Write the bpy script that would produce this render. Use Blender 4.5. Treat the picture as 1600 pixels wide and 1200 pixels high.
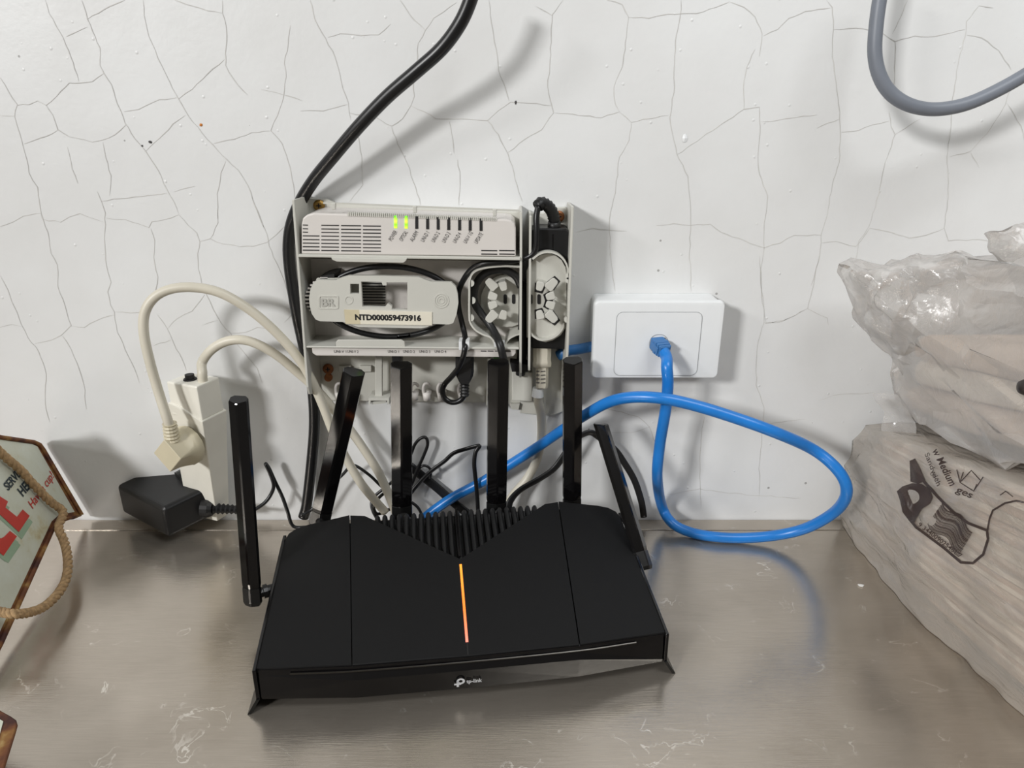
import bpy, bmesh, math, random
from mathutils import Vector, Matrix, noise

random.seed(7)
for o in list(bpy.data.objects): bpy.data.objects.remove(o)
S = bpy.context.scene
COL = S.collection

# ------------------------------------------------------------------ camera
F_PX, PITCH, CAM_D, CAM_H = 1100.0, math.radians(20.8), 0.66, 0.407
cam_d = bpy.data.cameras.new('camera')
cam_d.sensor_width = 36.0
cam_d.lens = F_PX / 1600.0 * 36.0
cam_d.clip_start = 0.01
cam = bpy.data.objects.new('camera', cam_d)
cam.location = (0, -CAM_D, CAM_H)
cam.rotation_euler = (math.pi / 2 - PITCH, 0, 0)
COL.objects.link(cam)
S.camera = cam

# ------------------------------------------------------------------ world, lamps, exposure
W = bpy.data.worlds.new('room_ambient')
S.world = W
W.use_nodes = True
W.node_tree.nodes['Background'].inputs[0].default_value = (1.0, 0.94, 0.83, 1)
W.node_tree.nodes['Background'].inputs[1].default_value = 0.13

def area(name, loc, target, sx, sy, power, col):
    l = bpy.data.lights.new(name, 'AREA')
    l.shape = 'RECTANGLE'; l.size = sx; l.size_y = sy
    l.energy = power; l.color = col
    o = bpy.data.objects.new(name, l)
    o.location = loc
    o.rotation_euler = (Vector(target) - Vector(loc)).to_track_quat('-Z', 'Y').to_euler()
    COL.objects.link(o)
    return o
area('ceiling_lamp', (-3.2, -4.0, 2.25), (0, 0, .25), .70, .55, 176, (1.0, .995, .985))
area('ceiling_lamp', (-5.0, -3.4, 3.0), (0, 0, .25), .75, .55, 60, (1.0, .99, .98))
area('ceiling_panel', (0.55, -.70, 1.35), (0.35, -.0, .4), .7, .4, 8.5, (.96, .985, 1.0))

S.view_settings.view_transform = 'Standard'
S.view_settings.look = 'None'
S.view_settings.gamma = 1.0
S.view_settings.use_curve_mapping = False
S.view_settings.exposure = 0.0

# ------------------------------------------------------------------ pixel -> place
CP, SP = math.cos(PITCH), math.sin(PITCH)
CAM = Vector((0, -CAM_D, CAM_H))
def ray(x, y):
    a = (x - 800) / F_PX; b = -(y - 600) / F_PX
    return Vector((a, CP + b * SP, -SP + b * CP))
def at(x, y, d=0.0):                       # point standing d metres in front of the wall
    r = ray(x, y); return CAM + r * ((CAM_D - d) / r.y)
def onz(x, y, z=0.0):                      # point at height z above the bench
    r = ray(x, y); return CAM + r * ((z - CAM_H) / r.z)
def onx(x, y, X):
    r = ray(x, y); return CAM + r * (X / r.x)
def onplane(x, y, p0, n):
    r = ray(x, y); return CAM + r * ((p0 - CAM).dot(n) / r.dot(n))

# ------------------------------------------------------------------ materials
def lin(c):
    c = c / 255.0
    return c / 12.92 if c <= .04045 else ((c + .055) / 1.055) ** 2.4
def rgb(t): return (lin(t[0]), lin(t[1]), lin(t[2]), 1)
MATS = {}
def mat(name, col, rough=.5, metal=0.0, var=.06, scale=60.0, bump=0.0, bscale=400.0, spec=.5, coat=0.0):
    if name in MATS: return MATS[name]
    m = bpy.data.materials.new(name); m.use_nodes = True
    nt = m.node_tree; b = nt.nodes['Principled BSDF']
    b.inputs['Roughness'].default_value = rough
    b.inputs['Metallic'].default_value = metal
    b.inputs['Specular IOR Level'].default_value = spec
    b.inputs['Coat Weight'].default_value = coat
    tc = nt.nodes.new('ShaderNodeTexCoord')
    n = nt.nodes.new('ShaderNodeTexNoise'); n.inputs['Scale'].default_value = scale; n.inputs['Detail'].default_value = 5
    nt.links.new(tc.outputs['Object'], n.inputs['Vector'])
    r = nt.nodes.new('ShaderNodeValToRGB')
    c = rgb(col)
    r.color_ramp.elements[0].position = .3; r.color_ramp.elements[1].position = .7
    r.color_ramp.elements[0].color = (c[0] * (1 - var), c[1] * (1 - var), c[2] * (1 - var), 1)
    r.color_ramp.elements[1].color = (min(1, c[0] * (1 + var)), min(1, c[1] * (1 + var)), min(1, c[2] * (1 + var)), 1)
    nt.links.new(n.outputs['Fac'], r.inputs['Fac'])
    nt.links.new(r.outputs['Color'], b.inputs['Base Color'])
    if bump:
        n2 = nt.nodes.new('ShaderNodeTexNoise'); n2.inputs['Scale'].default_value = bscale; n2.inputs['Detail'].default_value = 4
        nt.links.new(tc.outputs['Object'], n2.inputs['Vector'])
        bp = nt.nodes.new('ShaderNodeBump'); bp.inputs['Strength'].default_value = bump; bp.inputs['Distance'].default_value = .001
        nt.links.new(n2.outputs['Fac'], bp.inputs['Height'])
        nt.links.new(bp.outputs['Normal'], b.inputs['Normal'])
    MATS[name] = m
    return m
def emit(name, stops, axis, lo, hi, strength):
    m = bpy.data.materials.new(name); m.use_nodes = True
    nt = m.node_tree; b = nt.nodes['Principled BSDF']
    tc = nt.nodes.new('ShaderNodeTexCoord'); sx = nt.nodes.new('ShaderNodeSeparateXYZ')
    nt.links.new(tc.outputs['Object'], sx.inputs[0])
    mr = nt.nodes.new('ShaderNodeMapRange'); mr.inputs[1].default_value = lo; mr.inputs[2].default_value = hi
    nt.links.new(sx.outputs[axis], mr.inputs[0])
    r = nt.nodes.new('ShaderNodeValToRGB')
    els = r.color_ramp.elements
    while len(els) < len(stops): els.new(.5)
    for e, (p, c) in zip(els, stops): e.position = p; e.color = rgb(c)
    nt.links.new(mr.outputs[0], r.inputs[0])
    nt.links.new(r.outputs[0], b.inputs['Base Color']); nt.links.new(r.outputs[0], b.inputs['Emission Color'])
    b.inputs['Emission Strength'].default_value = strength
    return m

def wall_material():
    m = bpy.data.materials.new('painted_plaster'); m.use_nodes = True
    nt = m.node_tree; L = nt.links.new; b = nt.nodes['Principled BSDF']
    b.inputs['Roughness'].default_value = .42
    tc = nt.nodes.new('ShaderNodeTexCoord')
    def nz(scale, det=6):
        n = nt.nodes.new('ShaderNodeTexNoise'); n.inputs['Scale'].default_value = scale; n.inputs['Detail'].default_value = det
        L(tc.outputs['Object'], n.inputs['Vector']); return n
    n1 = nz(7)
    r1 = nt.nodes.new('ShaderNodeValToRGB')
    r1.color_ramp.elements[0].position = .3; r1.color_ramp.elements[0].color = rgb((218, 218, 217))
    r1.color_ramp.elements[1].position = .7; r1.color_ramp.elements[1].color = rgb((228, 229, 229))
    L(n1.outputs['Fac'], r1.inputs['Fac'])
    # sparse dark pin specks
    v = nt.nodes.new('ShaderNodeTexVoronoi'); v.inputs['Scale'].default_value = 52
    L(tc.outputs['Object'], v.inputs['Vector'])
    sep = nt.nodes.new('ShaderNodeSeparateColor'); L(v.outputs['Color'], sep.inputs[0])
    sz = nt.nodes.new('ShaderNodeMapRange'); sz.inputs[1].default_value = .72; sz.inputs[2].default_value = 1; sz.inputs[3].default_value = 0; sz.inputs[4].default_value = .075
    L(sep.outputs[0], sz.inputs[0])
    lt = nt.nodes.new('ShaderNodeMath'); lt.operation = 'LESS_THAN'; L(v.outputs['Distance'], lt.inputs[0]); L(sz.outputs[0], lt.inputs[1])
    ml = nt.nodes.new('ShaderNodeMath'); ml.operation = 'MULTIPLY'; ml.inputs[1].default_value = .6; L(lt.outputs[0], ml.inputs[0])
    mx = nt.nodes.new('ShaderNodeMix'); mx.data_type = 'RGBA'
    L(ml.outputs[0], mx.inputs[0]); L(r1.outputs[0], mx.inputs[6]); mx.inputs[7].default_value = rgb((105, 102, 98))
    L(mx.outputs[2], b.inputs['Base Color'])
    # roller texture and paint pimples
    n2 = nz(260, 3); n3 = nz(30, 5)
    v2 = nt.nodes.new('ShaderNodeTexVoronoi'); v2.inputs['Scale'].default_value = 75
    L(tc.outputs['Object'], v2.inputs['Vector'])
    s2 = nt.nodes.new('ShaderNodeSeparateColor'); L(v2.outputs['Color'], s2.inputs[0])
    g = nt.nodes.new('ShaderNodeMath'); g.operation = 'GREATER_THAN'; g.inputs[1].default_value = .68; L(s2.outputs[1], g.inputs[0])
    p = nt.nodes.new('ShaderNodeMapRange'); p.inputs[1].default_value = 0; p.inputs[2].default_value = .11; p.inputs[3].default_value = 1; p.inputs[4].default_value = 0
    L(v2.outputs['Distance'], p.inputs[0])
    pm = nt.nodes.new('ShaderNodeMath'); pm.operation = 'MULTIPLY'; L(g.outputs[0], pm.inputs[0]); L(p.outputs[0], pm.inputs[1])
    a1 = nt.nodes.new('ShaderNodeMath'); a1.operation = 'MULTIPLY_ADD'; a1.inputs[1].default_value = .22; L(n2.outputs['Fac'], a1.inputs[0]); L(pm.outputs[0], a1.inputs[2])
    a2 = nt.nodes.new('ShaderNodeMath'); a2.operation = 'MULTIPLY_ADD'; a2.inputs[1].default_value = .9; L(n3.outputs['Fac'], a2.inputs[0]); L(a1.outputs[0], a2.inputs[2])
    bp = nt.nodes.new('ShaderNodeBump'); bp.inputs['Strength'].default_value = .45; bp.inputs['Distance'].default_value = .0011
    L(a2.outputs[0], bp.inputs['Height']); L(bp.outputs['Normal'], b.inputs['Normal'])
    return m

def steel_material():
    m = bpy.data.materials.new('brushed_steel'); m.use_nodes = True
    nt = m.node_tree; L = nt.links.new; b = nt.nodes['Principled BSDF']
    b.inputs['Metallic'].default_value = .74
    tc = nt.nodes.new('ShaderNodeTexCoord')
    def nz(sx, sy, scale, det=4, dist=0):
        mp = nt.nodes.new('ShaderNodeMapping'); mp.inputs['Scale'].default_value = (sx, sy, 1)
        L(tc.outputs['Object'], mp.inputs['Vector'])
        n = nt.nodes.new('ShaderNodeTexNoise'); n.inputs['Scale'].default_value = scale; n.inputs['Detail'].default_value = det
        n.inputs['Distortion'].default_value = dist
        L(mp.outputs[0], n.inputs['Vector']); return n
    br = nz(1, 28, 60, 3); big = nz(1, 1.4, 9, 6, .6); mid = nz(1, 1, 34, 5, 1.0)
    r = nt.nodes.new('ShaderNodeValToRGB')
    r.color_ramp.elements[0].position = .28; r.color_ramp.elements[0].color = rgb((170, 161, 149))
    r.color_ramp.elements[1].position = .72; r.color_ramp.elements[1].color = rgb((200, 191, 179))
    ad = nt.nodes.new('ShaderNodeMath'); ad.operation = 'MULTIPLY_ADD'; ad.inputs[1].default_value = .35
    L(br.outputs['Fac'], ad.inputs[0])
    sc = nt.nodes.new('ShaderNodeMath'); sc.operation = 'MULTIPLY'; sc.inputs[1].default_value = .65; L(big.outputs['Fac'], sc.inputs[0])
    L(sc.outputs[0], ad.inputs[2]); L(ad.outputs[0], r.inputs[0])
    # thin pale scuffs
    v = nt.nodes.new('ShaderNodeTexVoronoi'); v.feature = 'DISTANCE_TO_EDGE'; v.inputs['Scale'].default_value = 9
    mp = nt.nodes.new('ShaderNodeMapping'); mp.inputs['Rotation'].default_value = (0, 0, .5); mp.inputs['Scale'].default_value = (1, 2.6, 1)
    dn = nt.nodes.new('ShaderNodeMix'); dn.data_type = 'RGBA'; dn.inputs[0].default_value = .10
    L(tc.outputs['Object'], dn.inputs[6]); L(mid.outputs['Color'], dn.inputs[7]); L(dn.outputs[2], mp.inputs['Vector']); L(mp.outputs[0], v.inputs['Vector'])
    e = nt.nodes.new('ShaderNodeMath'); e.operation = 'LESS_THAN'; e.inputs[1].default_value = .010; L(v.outputs['Distance'], e.inputs[0])
    gt = nt.nodes.new('ShaderNodeMapRange'); gt.inputs[1].default_value = .55; gt.inputs[2].default_value = .66; L(mid.outputs['Fac'], gt.inputs[0])
    em = nt.nodes.new('ShaderNodeMath'); em.operation = 'MULTIPLY'; L(e.outputs[0], em.inputs[0]); L(gt.outputs[0], em.inputs[1])
    e2 = nt.nodes.new('ShaderNodeMath'); e2.operation = 'MULTIPLY'; e2.inputs[1].default_value = .7; L(em.outputs[0], e2.inputs[0])
    mx = nt.nodes.new('ShaderNodeMix'); mx.data_type = 'RGBA'
    L(e2.outputs[0], mx.inputs[0]); L(r.outputs[0], mx.inputs[6]); mx.inputs[7].default_value = rgb((240, 235, 226))
    L(mx.outputs[2], b.inputs['Base Color'])
    rr = nt.nodes.new('ShaderNodeMapRange'); rr.inputs[1].default_value = .3; rr.inputs[2].default_value = .7; rr.inputs[3].default_value = .14; rr.inputs[4].default_value = .27
    L(big.outputs['Fac'], rr.inputs[0]); L(rr.outputs[0], b.inputs['Roughness'])
    bp = nt.nodes.new('ShaderNodeBump'); bp.inputs['Strength'].default_value = .12; bp.inputs['Distance'].default_value = .0006
    L(br.outputs['Fac'], bp.inputs['Height']); L(bp.outputs['Normal'], b.inputs['Normal'])
    return m

def film_material(name, col, clear, rough=.13, stretch=(1, 1, 1), gloss=1.0, bumpy=.9):
    m = bpy.data.materials.new(name); m.use_nodes = True
    nt = m.node_tree; L = nt.links.new
    out = nt.nodes['Material Output']; nt.nodes.remove(nt.nodes['Principled BSDF'])
    tc = nt.nodes.new('ShaderNodeTexCoord')
    n = nt.nodes.new('ShaderNodeTexNoise'); n.inputs['Scale'].default_value = 48; n.inputs['Detail'].default_value = 6; n.inputs['Distortion'].default_value = .9
    mp = nt.nodes.new('ShaderNodeMapping'); mp.inputs['Scale'].default_value = stretch
    L(tc.outputs['Object'], mp.inputs['Vector']); L(mp.outputs[0], n.inputs['Vector'])
    bp = nt.nodes.new('ShaderNodeBump'); bp.inputs['Strength'].default_value = bumpy; bp.inputs['Distance'].default_value = .006
    L(n.outputs['Fac'], bp.inputs['Height'])
    t = nt.nodes.new('ShaderNodeBsdfTransparent'); t.inputs[0].default_value = (.96, .955, .945, 1)
    d = nt.nodes.new('ShaderNodeBsdfDiffuse'); d.inputs[0].default_value = rgb(col); L(bp.outputs['Normal'], d.inputs['Normal'])
    lw = nt.nodes.new('ShaderNodeLayerWeight'); lw.inputs[0].default_value = .3; L(bp.outputs['Normal'], lw.inputs['Normal'])
    mr = nt.nodes.new('ShaderNodeMapRange'); mr.inputs[3].default_value = 1 - clear; mr.inputs[4].default_value = min(1, 1.45 - clear)
    L(lw.outputs['Facing'], mr.inputs[0])
    mx = nt.nodes.new('ShaderNodeMixShader'); L(mr.outputs[0], mx.inputs[0]); L(t.outputs[0], mx.inputs[1]); L(d.outputs[0], mx.inputs[2])
    g = nt.nodes.new('ShaderNodeBsdfGlossy'); g.inputs['Roughness'].default_value = rough; L(bp.outputs['Normal'], g.inputs['Normal'])
    fr = nt.nodes.new('ShaderNodeFresnel'); fr.inputs[0].default_value = 1.5; L(bp.outputs['Normal'], fr.inputs['Normal'])
    fm = nt.nodes.new('ShaderNodeMath'); fm.operation = 'MULTIPLY_ADD'; fm.inputs[1].default_value = 1.1 * gloss; fm.inputs[2].default_value = .05 * gloss; fm.use_clamp = True
    L(fr.outputs[0], fm.inputs[0])
    m2 = nt.nodes.new('ShaderNodeMixShader'); L(fm.outputs[0], m2.inputs[0]); L(mx.outputs[0], m2.inputs[1]); L(g.outputs[0], m2.inputs[2])
    L(m2.outputs[0], out.inputs['Surface'])
    return m

def rust_material(name):
    m = bpy.data.materials.new(name); m.use_nodes = True
    nt = m.node_tree; L = nt.links.new; b = nt.nodes['Principled BSDF']
    b.inputs['Roughness'].default_value = .7
    tc = nt.nodes.new('ShaderNodeTexCoord'); n = nt.nodes.new('ShaderNodeTexNoise')
    n.inputs['Scale'].default_value = 55; n.inputs['Detail'].default_value = 7
    L(tc.outputs['Object'], n.inputs['Vector'])
    r = nt.nodes.new('ShaderNodeValToRGB'); e = r.color_ramp.elements
    e[0].position = .34; e[0].color = rgb((66, 34, 28)); e[1].position = .72; e[1].color = rgb((186, 160, 105))
    k = e.new(.5); k.color = rgb((112, 66, 36)); k = e.new(.6); k.color = rgb((140, 100, 52))
    L(n.outputs['Fac'], r.inputs[0]); L(r.outputs[0], b.inputs['Base Color'])
    bp = nt.nodes.new('ShaderNodeBump'); bp.inputs['Strength'].default_value = .4; bp.inputs['Distance'].default_value = .001
    L(n.outputs['Fac'], bp.inputs['Height']); L(bp.outputs['Normal'], b.inputs['Normal'])
    return m
def enamel_material():
    m = bpy.data.materials.new('aged_enamel'); m.use_nodes = True
    nt = m.node_tree; L = nt.links.new; b = nt.nodes['Principled BSDF']
    b.inputs['Roughness'].default_value = .4
    tc = nt.nodes.new('ShaderNodeTexCoord'); n = nt.nodes.new('ShaderNodeTexNoise')
    n.inputs['Scale'].default_value = 26; n.inputs['Detail'].default_value = 8; n.inputs['Roughness'].default_value = .65
    L(tc.outputs['Object'], n.inputs['Vector'])
    r = nt.nodes.new('ShaderNodeValToRGB'); e = r.color_ramp.elements
    e[0].position = .25; e[0].color = rgb((150, 118, 70)); e[1].position = .42; e[1].color = rgb((206, 208, 190))
    k = e.new(.34); k.color = rgb((198, 192, 160)); k = e.new(.7); k.color = rgb((216, 221, 210))
    L(n.outputs['Fac'], r.inputs[0]); L(r.outputs[0], b.inputs['Base Color'])
    return m

def router_material():
    m = bpy.data.materials.new('matte_black_shell'); m.use_nodes = True
    nt = m.node_tree; L = nt.links.new; b = nt.nodes['Principled BSDF']
    b.inputs['Roughness'].default_value = .62; b.inputs['Specular IOR Level'].default_value = .28
    tc = nt.nodes.new('ShaderNodeTexCoord')
    v = nt.nodes.new('ShaderNodeTexVoronoi'); v.inputs['Scale'].default_value = 95
    L(tc.outputs['Object'], v.inputs['Vector'])
    sep = nt.nodes.new('ShaderNodeSeparateColor'); L(v.outputs['Color'], sep.inputs[0])
    sz = nt.nodes.new('ShaderNodeMapRange'); sz.inputs[1].default_value = .72; sz.inputs[2].default_value = 1; sz.inputs[3].default_value = 0; sz.inputs[4].default_value = .07
    L(sep.outputs[0], sz.inputs[0])
    lt = nt.nodes.new('ShaderNodeMath'); lt.operation = 'LESS_THAN'; L(v.outputs['Distance'], lt.inputs[0]); L(sz.outputs[0], lt.inputs[1])
    ml = nt.nodes.new('ShaderNodeMath'); ml.operation = 'MULTIPLY'; ml.inputs[1].default_value = .5; L(lt.outputs[0], ml.inputs[0])
    mx = nt.nodes.new('ShaderNodeMix'); mx.data_type = 'RGBA'
    L(ml.outputs[0], mx.inputs[0]); mx.inputs[6].default_value = rgb((16, 16, 17)); mx.inputs[7].default_value = rgb((150, 150, 148))
    L(mx.outputs[2], b.inputs['Base Color'])
    n = nt.nodes.new('ShaderNodeTexNoise'); n.inputs['Scale'].default_value = 1400
    L(tc.outputs['Object'], n.inputs['Vector'])
    bp = nt.nodes.new('ShaderNodeBump'); bp.inputs['Strength'].default_value = .15; bp.inputs['Distance'].default_value = .0003
    L(n.outputs['Fac'], bp.inputs['Height']); L(bp.outputs['Normal'], b.inputs['Normal'])
    return m

M_WALL = wall_material(); M_STEEL = steel_material(); M_ROUTER = router_material()
M_CRACK = mat('crack_line', (201, 199, 195), .9, var=.15, scale=30)
M_GLOSS = mat('gloss_black', (14, 13, 14), .14, var=.1, spec=.5)
M_ANT = mat('antenna_gloss_black', (11, 10, 11), .10, var=.3, scale=40, spec=.6)
M_HINGE = mat('hinge_black', (16, 16, 16), .35)
M_RIB = mat('rib_black', (24, 24, 25), .5)
M_NTD = mat('grey_beige_plastic', (200, 199, 191), .45, var=.03, scale=20, bump=.05, bscale=900)
M_NTDL = mat('pale_unit_plastic', (214, 209, 204), .45, var=.03, scale=15, bump=.05, bscale=900)
M_DARK = mat('dark_opening', (24, 23, 24), .6)
M_INK = mat('grey_ink', (70, 68, 68), .7)
M_BLACKINK = mat('black_ink', (18, 18, 20), .6)
M_STICK = mat('sticker_paper', (228, 222, 205), .55, var=.03)
M_STICKOLD = mat('sticker_yellowed', (206, 195, 165), .55, var=.05)
M_BRASS = mat('brass_screw', (150, 118, 62), .35, metal=.8, var=.25, scale=300)
M_RUSTY = mat('rusty_screw', (150, 96, 60), .5, metal=.6, var=.3, scale=300)
M_CABLE = mat('black_cable', (20, 20, 22), .34, var=.1)
M_CABLEM = mat('black_cable_matte', (26, 26, 27), .45, var=.1)
M_CREAM = mat('cream_cable', (212, 206, 190), .42, var=.05, scale=25)
M_CREAMD = mat('yellowed_plug', (205, 196, 170), .42, var=.06, scale=30)
M_STRIP = mat('white_strip_plastic', (232, 229, 218), .35, var=.02)
M_BLUE = mat('blue_cable', (32, 122, 205), .32, var=.05)
M_BLUED = mat('blue_boot', (52, 112, 172), .4, var=.06)
M_PLATE = mat('white_plate_plastic', (232, 234, 235), .3, var=.015)
M_LINE = mat('grey_seam', (168, 170, 172), .6)
M_ADAPT = mat('black_adapter', (24, 24, 25), .38, var=.08, bump=.05, bscale=1500)
M_GREY = mat('grey_hose', (116, 121, 130), .45, var=.06, scale=30)
M_RUST = rust_material('rust'); M_ENAMEL = enamel_material()
M_RED = mat('red_enamel', (196, 62, 52), .5, var=.08); M_GREEN = mat('sage_enamel', (152, 176, 150), .5, var=.08)
M_NAVY = mat('navy_lettering', (45, 58, 66), .55, var=.15, scale=200)
M_ROPE = mat('jute', (172, 142, 104), .9, var=.3, scale=300, bump=.4, bscale=1200)
M_PAPER = mat('kraft_paper', (204, 184, 166), .8, var=.06, scale=20)
M_PAPERD = mat('brown_paper', (178, 150, 130), .8, var=.08, scale=20)
M_PAPERW = mat('bleached_paper', (220, 208, 192), .75, var=.04, scale=20)
M_FILM = film_material('clear_film', (228, 220, 210), .70, stretch=(1, .3, 1.2), gloss=.75)
M_FILM2 = film_material('milky_film', (222, 219, 216), .70, gloss=.45, bumpy=.5)
M_BPRINT = mat('brown_print', (62, 50, 46), .5, var=.15, scale=80)
M_WHITE = mat('white_chip', (240, 238, 234), .7)
M_ORANGE = mat('orange_fleck', (205, 130, 60), .7)
M_LOGO = mat('silver_logo', (206, 208, 212), .5)

# ------------------------------------------------------------------ builders
OFF = {}
def V(*a): return Vector(a)
def thing(name, label, cat, loc=(0, 0, 0), rotz=0, group=None, local=False):
    o = bpy.data.objects.new(name, None); COL.objects.link(o)
    o.empty_display_size = .02
    o.location = loc; o.rotation_euler = (0, 0, rotz)
    o['label'] = label; o['category'] = cat
    if group: o['group'] = group
    OFF[o.name] = Vector((0, 0, 0)) if local else Vector(loc)
    return o
class MB:
    def __init__(s): s.v = []; s.f = []
    def add(s, vs, fs):
        n = len(s.v); s.v += [Vector(q) for q in vs]; s.f += [tuple(i + n for i in f) for f in fs]; return s
    def box(s, lo, hi):
        x0, y0, z0 = lo; x1, y1, z1 = hi
        return s.add([(x0, y0, z0), (x1, y0, z0), (x1, y1, z0), (x0, y1, z0), (x0, y0, z1), (x1, y0, z1), (x1, y1, z1), (x0, y1, z1)],
                     [(0, 3, 2, 1), (4, 5, 6, 7), (0, 1, 5, 4), (1, 2, 6, 5), (2, 3, 7, 6), (3, 0, 4, 7)])
    def obox(s, c, a, b, h):
        c, a, b, h = Vector(c), Vector(a), Vector(b), Vector(h)
        vs = [c + a * i + b * j + h * k for k in (-1, 1) for i, j in ((-1, -1), (1, -1), (1, 1), (-1, 1))]
        return s.add(vs, [(0, 3, 2, 1), (4, 5, 6, 7), (0, 1, 5, 4), (1, 2, 6, 5), (2, 3, 7, 6), (3, 0, 4, 7)])
    def prism(s, poly, ext):                 # poly: 3-D outline, ext: extrusion vector
        n = len(poly); ext = Vector(ext); poly = [Vector(p) for p in poly]
        fs = [tuple(range(n)), tuple(reversed(range(n, 2 * n)))]
        fs += [(i, i + n, (i + 1) % n + n, (i + 1) % n) for i in range(n)]
        return s.add(poly + [p + ext for p in poly], fs)
    def loft(s, rings, closed=True, cap=True):
        n = len(rings[0]); vs = [p for r in rings for p in r]; fs = []
        for i in range(len(rings) - 1):
            for j in range(n if closed else n - 1):
                k = (j + 1) % n
                fs.append((i * n + j, i * n + k, (i + 1) * n + k, (i + 1) * n + j))
        if cap and closed:
            fs.append(tuple(reversed(range(n)))); fs.append(tuple(range((len(rings) - 1) * n, len(rings) * n)))
        return s.add(vs, fs)
    def tube(s, pts, r, n=10, per=6, flat=1.0, ref=None, smooth=True):
        pts = [Vector(p) for p in pts]
        q = catmull(pts, per) if smooth and len(pts) > 2 else pts
        rs = r if isinstance(r, (list, tuple)) else None
        rings = []; nrm = None
        for i, p in enumerate(q):
            t = (q[min(i + 1, len(q) - 1)] - q[max(i - 1, 0)]).normalized()
            if ref is not None:
                nrm = Vector(ref); nrm = (nrm - t * nrm.dot(t)).normalized()
            elif nrm is None:
                a = V(0, 0, 1) if abs(t.z) < .9 else V(1, 0, 0)
                nrm = (a - t * a.dot(t)).normalized()
            else:
                nrm = (nrm - t * nrm.dot(t)).normalized()
            bn = t.cross(nrm)
            rr = rs[i] if rs else r
            rings.append([p + (nrm * math.cos(2 * math.pi * k / n) * flat + bn * math.sin(2 * math.pi * k / n)) * rr for k in range(n)])
        return s.loft(rings)
    def rod(s, pts, radii, n=16):
        return s.tube(pts, list(radii), n=n, smooth=False)
    def build(s, name, m, parent=None, smooth=False, bevel=0, seg=2, recalc=True, **props):
        me = bpy.data.meshes.new(name)
        off = Vector((0, 0, 0))
        if parent is not None: off = OFF[parent.name]
        else:
            xs = [p.x for p in s.v]; ys = [p.y for p in s.v]; zs = [p.z for p in s.v]
            off = Vector(((min(xs) + max(xs)) / 2, (min(ys) + max(ys)) / 2, min(zs)))
        me.from_pydata([tuple(p - off) for p in s.v], [], s.f)
        if recalc:
            bm = bmesh.new(); bm.from_mesh(me); bmesh.ops.recalc_face_normals(bm, faces=bm.faces); bm.to_mesh(me); bm.free()
        me.materials.append(m)
        if smooth:
            for p in me.polygons: p.use_smooth = True
        o = bpy.data.objects.new(name, me); COL.objects.link(o)
        if parent is not None:
            o.parent = parent; OFF[o.name] = off
        else:
            o.location = off; OFF[o.name] = off
        if bevel:
            b = o.modifiers.new('bevel', 'BEVEL'); b.width = bevel; b.segments = seg; b.limit_method = 'ANGLE'; b.angle_limit = math.radians(35)
            b.harden_normals = False
        for k, v in props.items(): o[k] = v
        return o
def catmull(pts, per):
    P = [pts[0] * 2 - pts[1]] + list(pts) + [pts[-1] * 2 - pts[-2]]
    out = []
    for i in range(1, len(P) - 2):
        a, b, c, d = P[i - 1], P[i], P[i + 1], P[i + 2]
        for k in range(per):
            t = k / per
            out.append(.5 * ((2 * b) + (c - a) * t + (2 * a - 5 * b + 4 * c - d) * t * t + (3 * b - a - 3 * c + d) * t ** 3))
    out.append(pts[-1])
    return out
def tag(o, label, cat, group=None, kind=None):
    o['label'] = label; o['category'] = cat
    if group: o['group'] = group
    if kind: o['kind'] = kind
    return o
def smooth_by_angle(o, deg=40):
    for p in o.data.polygons: p.use_smooth = True
    try: o.data.set_sharp_from_angle(angle=math.radians(deg))
    except Exception: pass
    return o
def slab(px, d1, d0):                       # outline seen in front plane d1, extruded straight back to d0
    return MB().prism([at(x, y, d1) for x, y in px], (0, d1 - d0, 0))
def slab_holes(outer, holes, d1, d0, name, m, parent):
    bm = bmesh.new(); es = []
    for loop in [outer] + holes:
        vs = [bm.verts.new(at(x, y, d1)) for x, y in loop]
        es += [bm.edges.new((vs[i], vs[(i + 1) % len(vs)])) for i in range(len(vs))]
    bmesh.ops.triangle_fill(bm, edges=es, use_beauty=True)
    r = bmesh.ops.extrude_face_region(bm, geom=list(bm.faces))
    bmesh.ops.translate(bm, vec=(0, d1 - d0, 0), verts=[g for g in r['geom'] if isinstance(g, bmesh.types.BMVert)])
    bmesh.ops.recalc_face_normals(bm, faces=bm.faces)
    mb = MB(); bm.verts.index_update()
    mb.add([v.co.copy() for v in bm.verts], [[v.index for v in f.verts] for f in bm.faces]); bm.free()
    return mb.build(name, m, parent)
def ribbon_px(path, d1, d0, w):             # a standing thin wall following a px path
    p = [at(x, y, d1) for x, y in path]; p = catmull(p, 4) if len(p) > 2 else p
    L, R = [], []
    for i, q in enumerate(p):
        t = (p[min(i + 1, len(p) - 1)] - p[max(i - 1, 0)]); t.y = 0; t.normalize()
        n = V(-t.z, 0, t.x) * w / 2
        L.append(q + n); R.append(q - n)
    mb = MB(); e = V(0, d1 - d0, 0)
    mb.loft([[a, b, b + e, a + e] for a, b in zip(L, R)])
    return mb
def arc(cx, cy, r, a0, a1, n=12, ry=None):
    ry = r if ry is None else ry
    return [(cx + r * math.cos(math.radians(a0 + (a1 - a0) * i / n)), cy - ry * math.sin(math.radians(a0 + (a1 - a0) * i / n))) for i in range(n + 1)]
def rrect(x0, y0, x1, y1, r, n=4):
    return arc(x0 + r, y0 + r, r, 180, 90, n) + arc(x1 - r, y0 + r, r, 90, 0, n) + arc(x1 - r, y1 - r, r, 0, -90, n) + arc(x0 + r, y1 - r, r, -90, -180, n)
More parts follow.
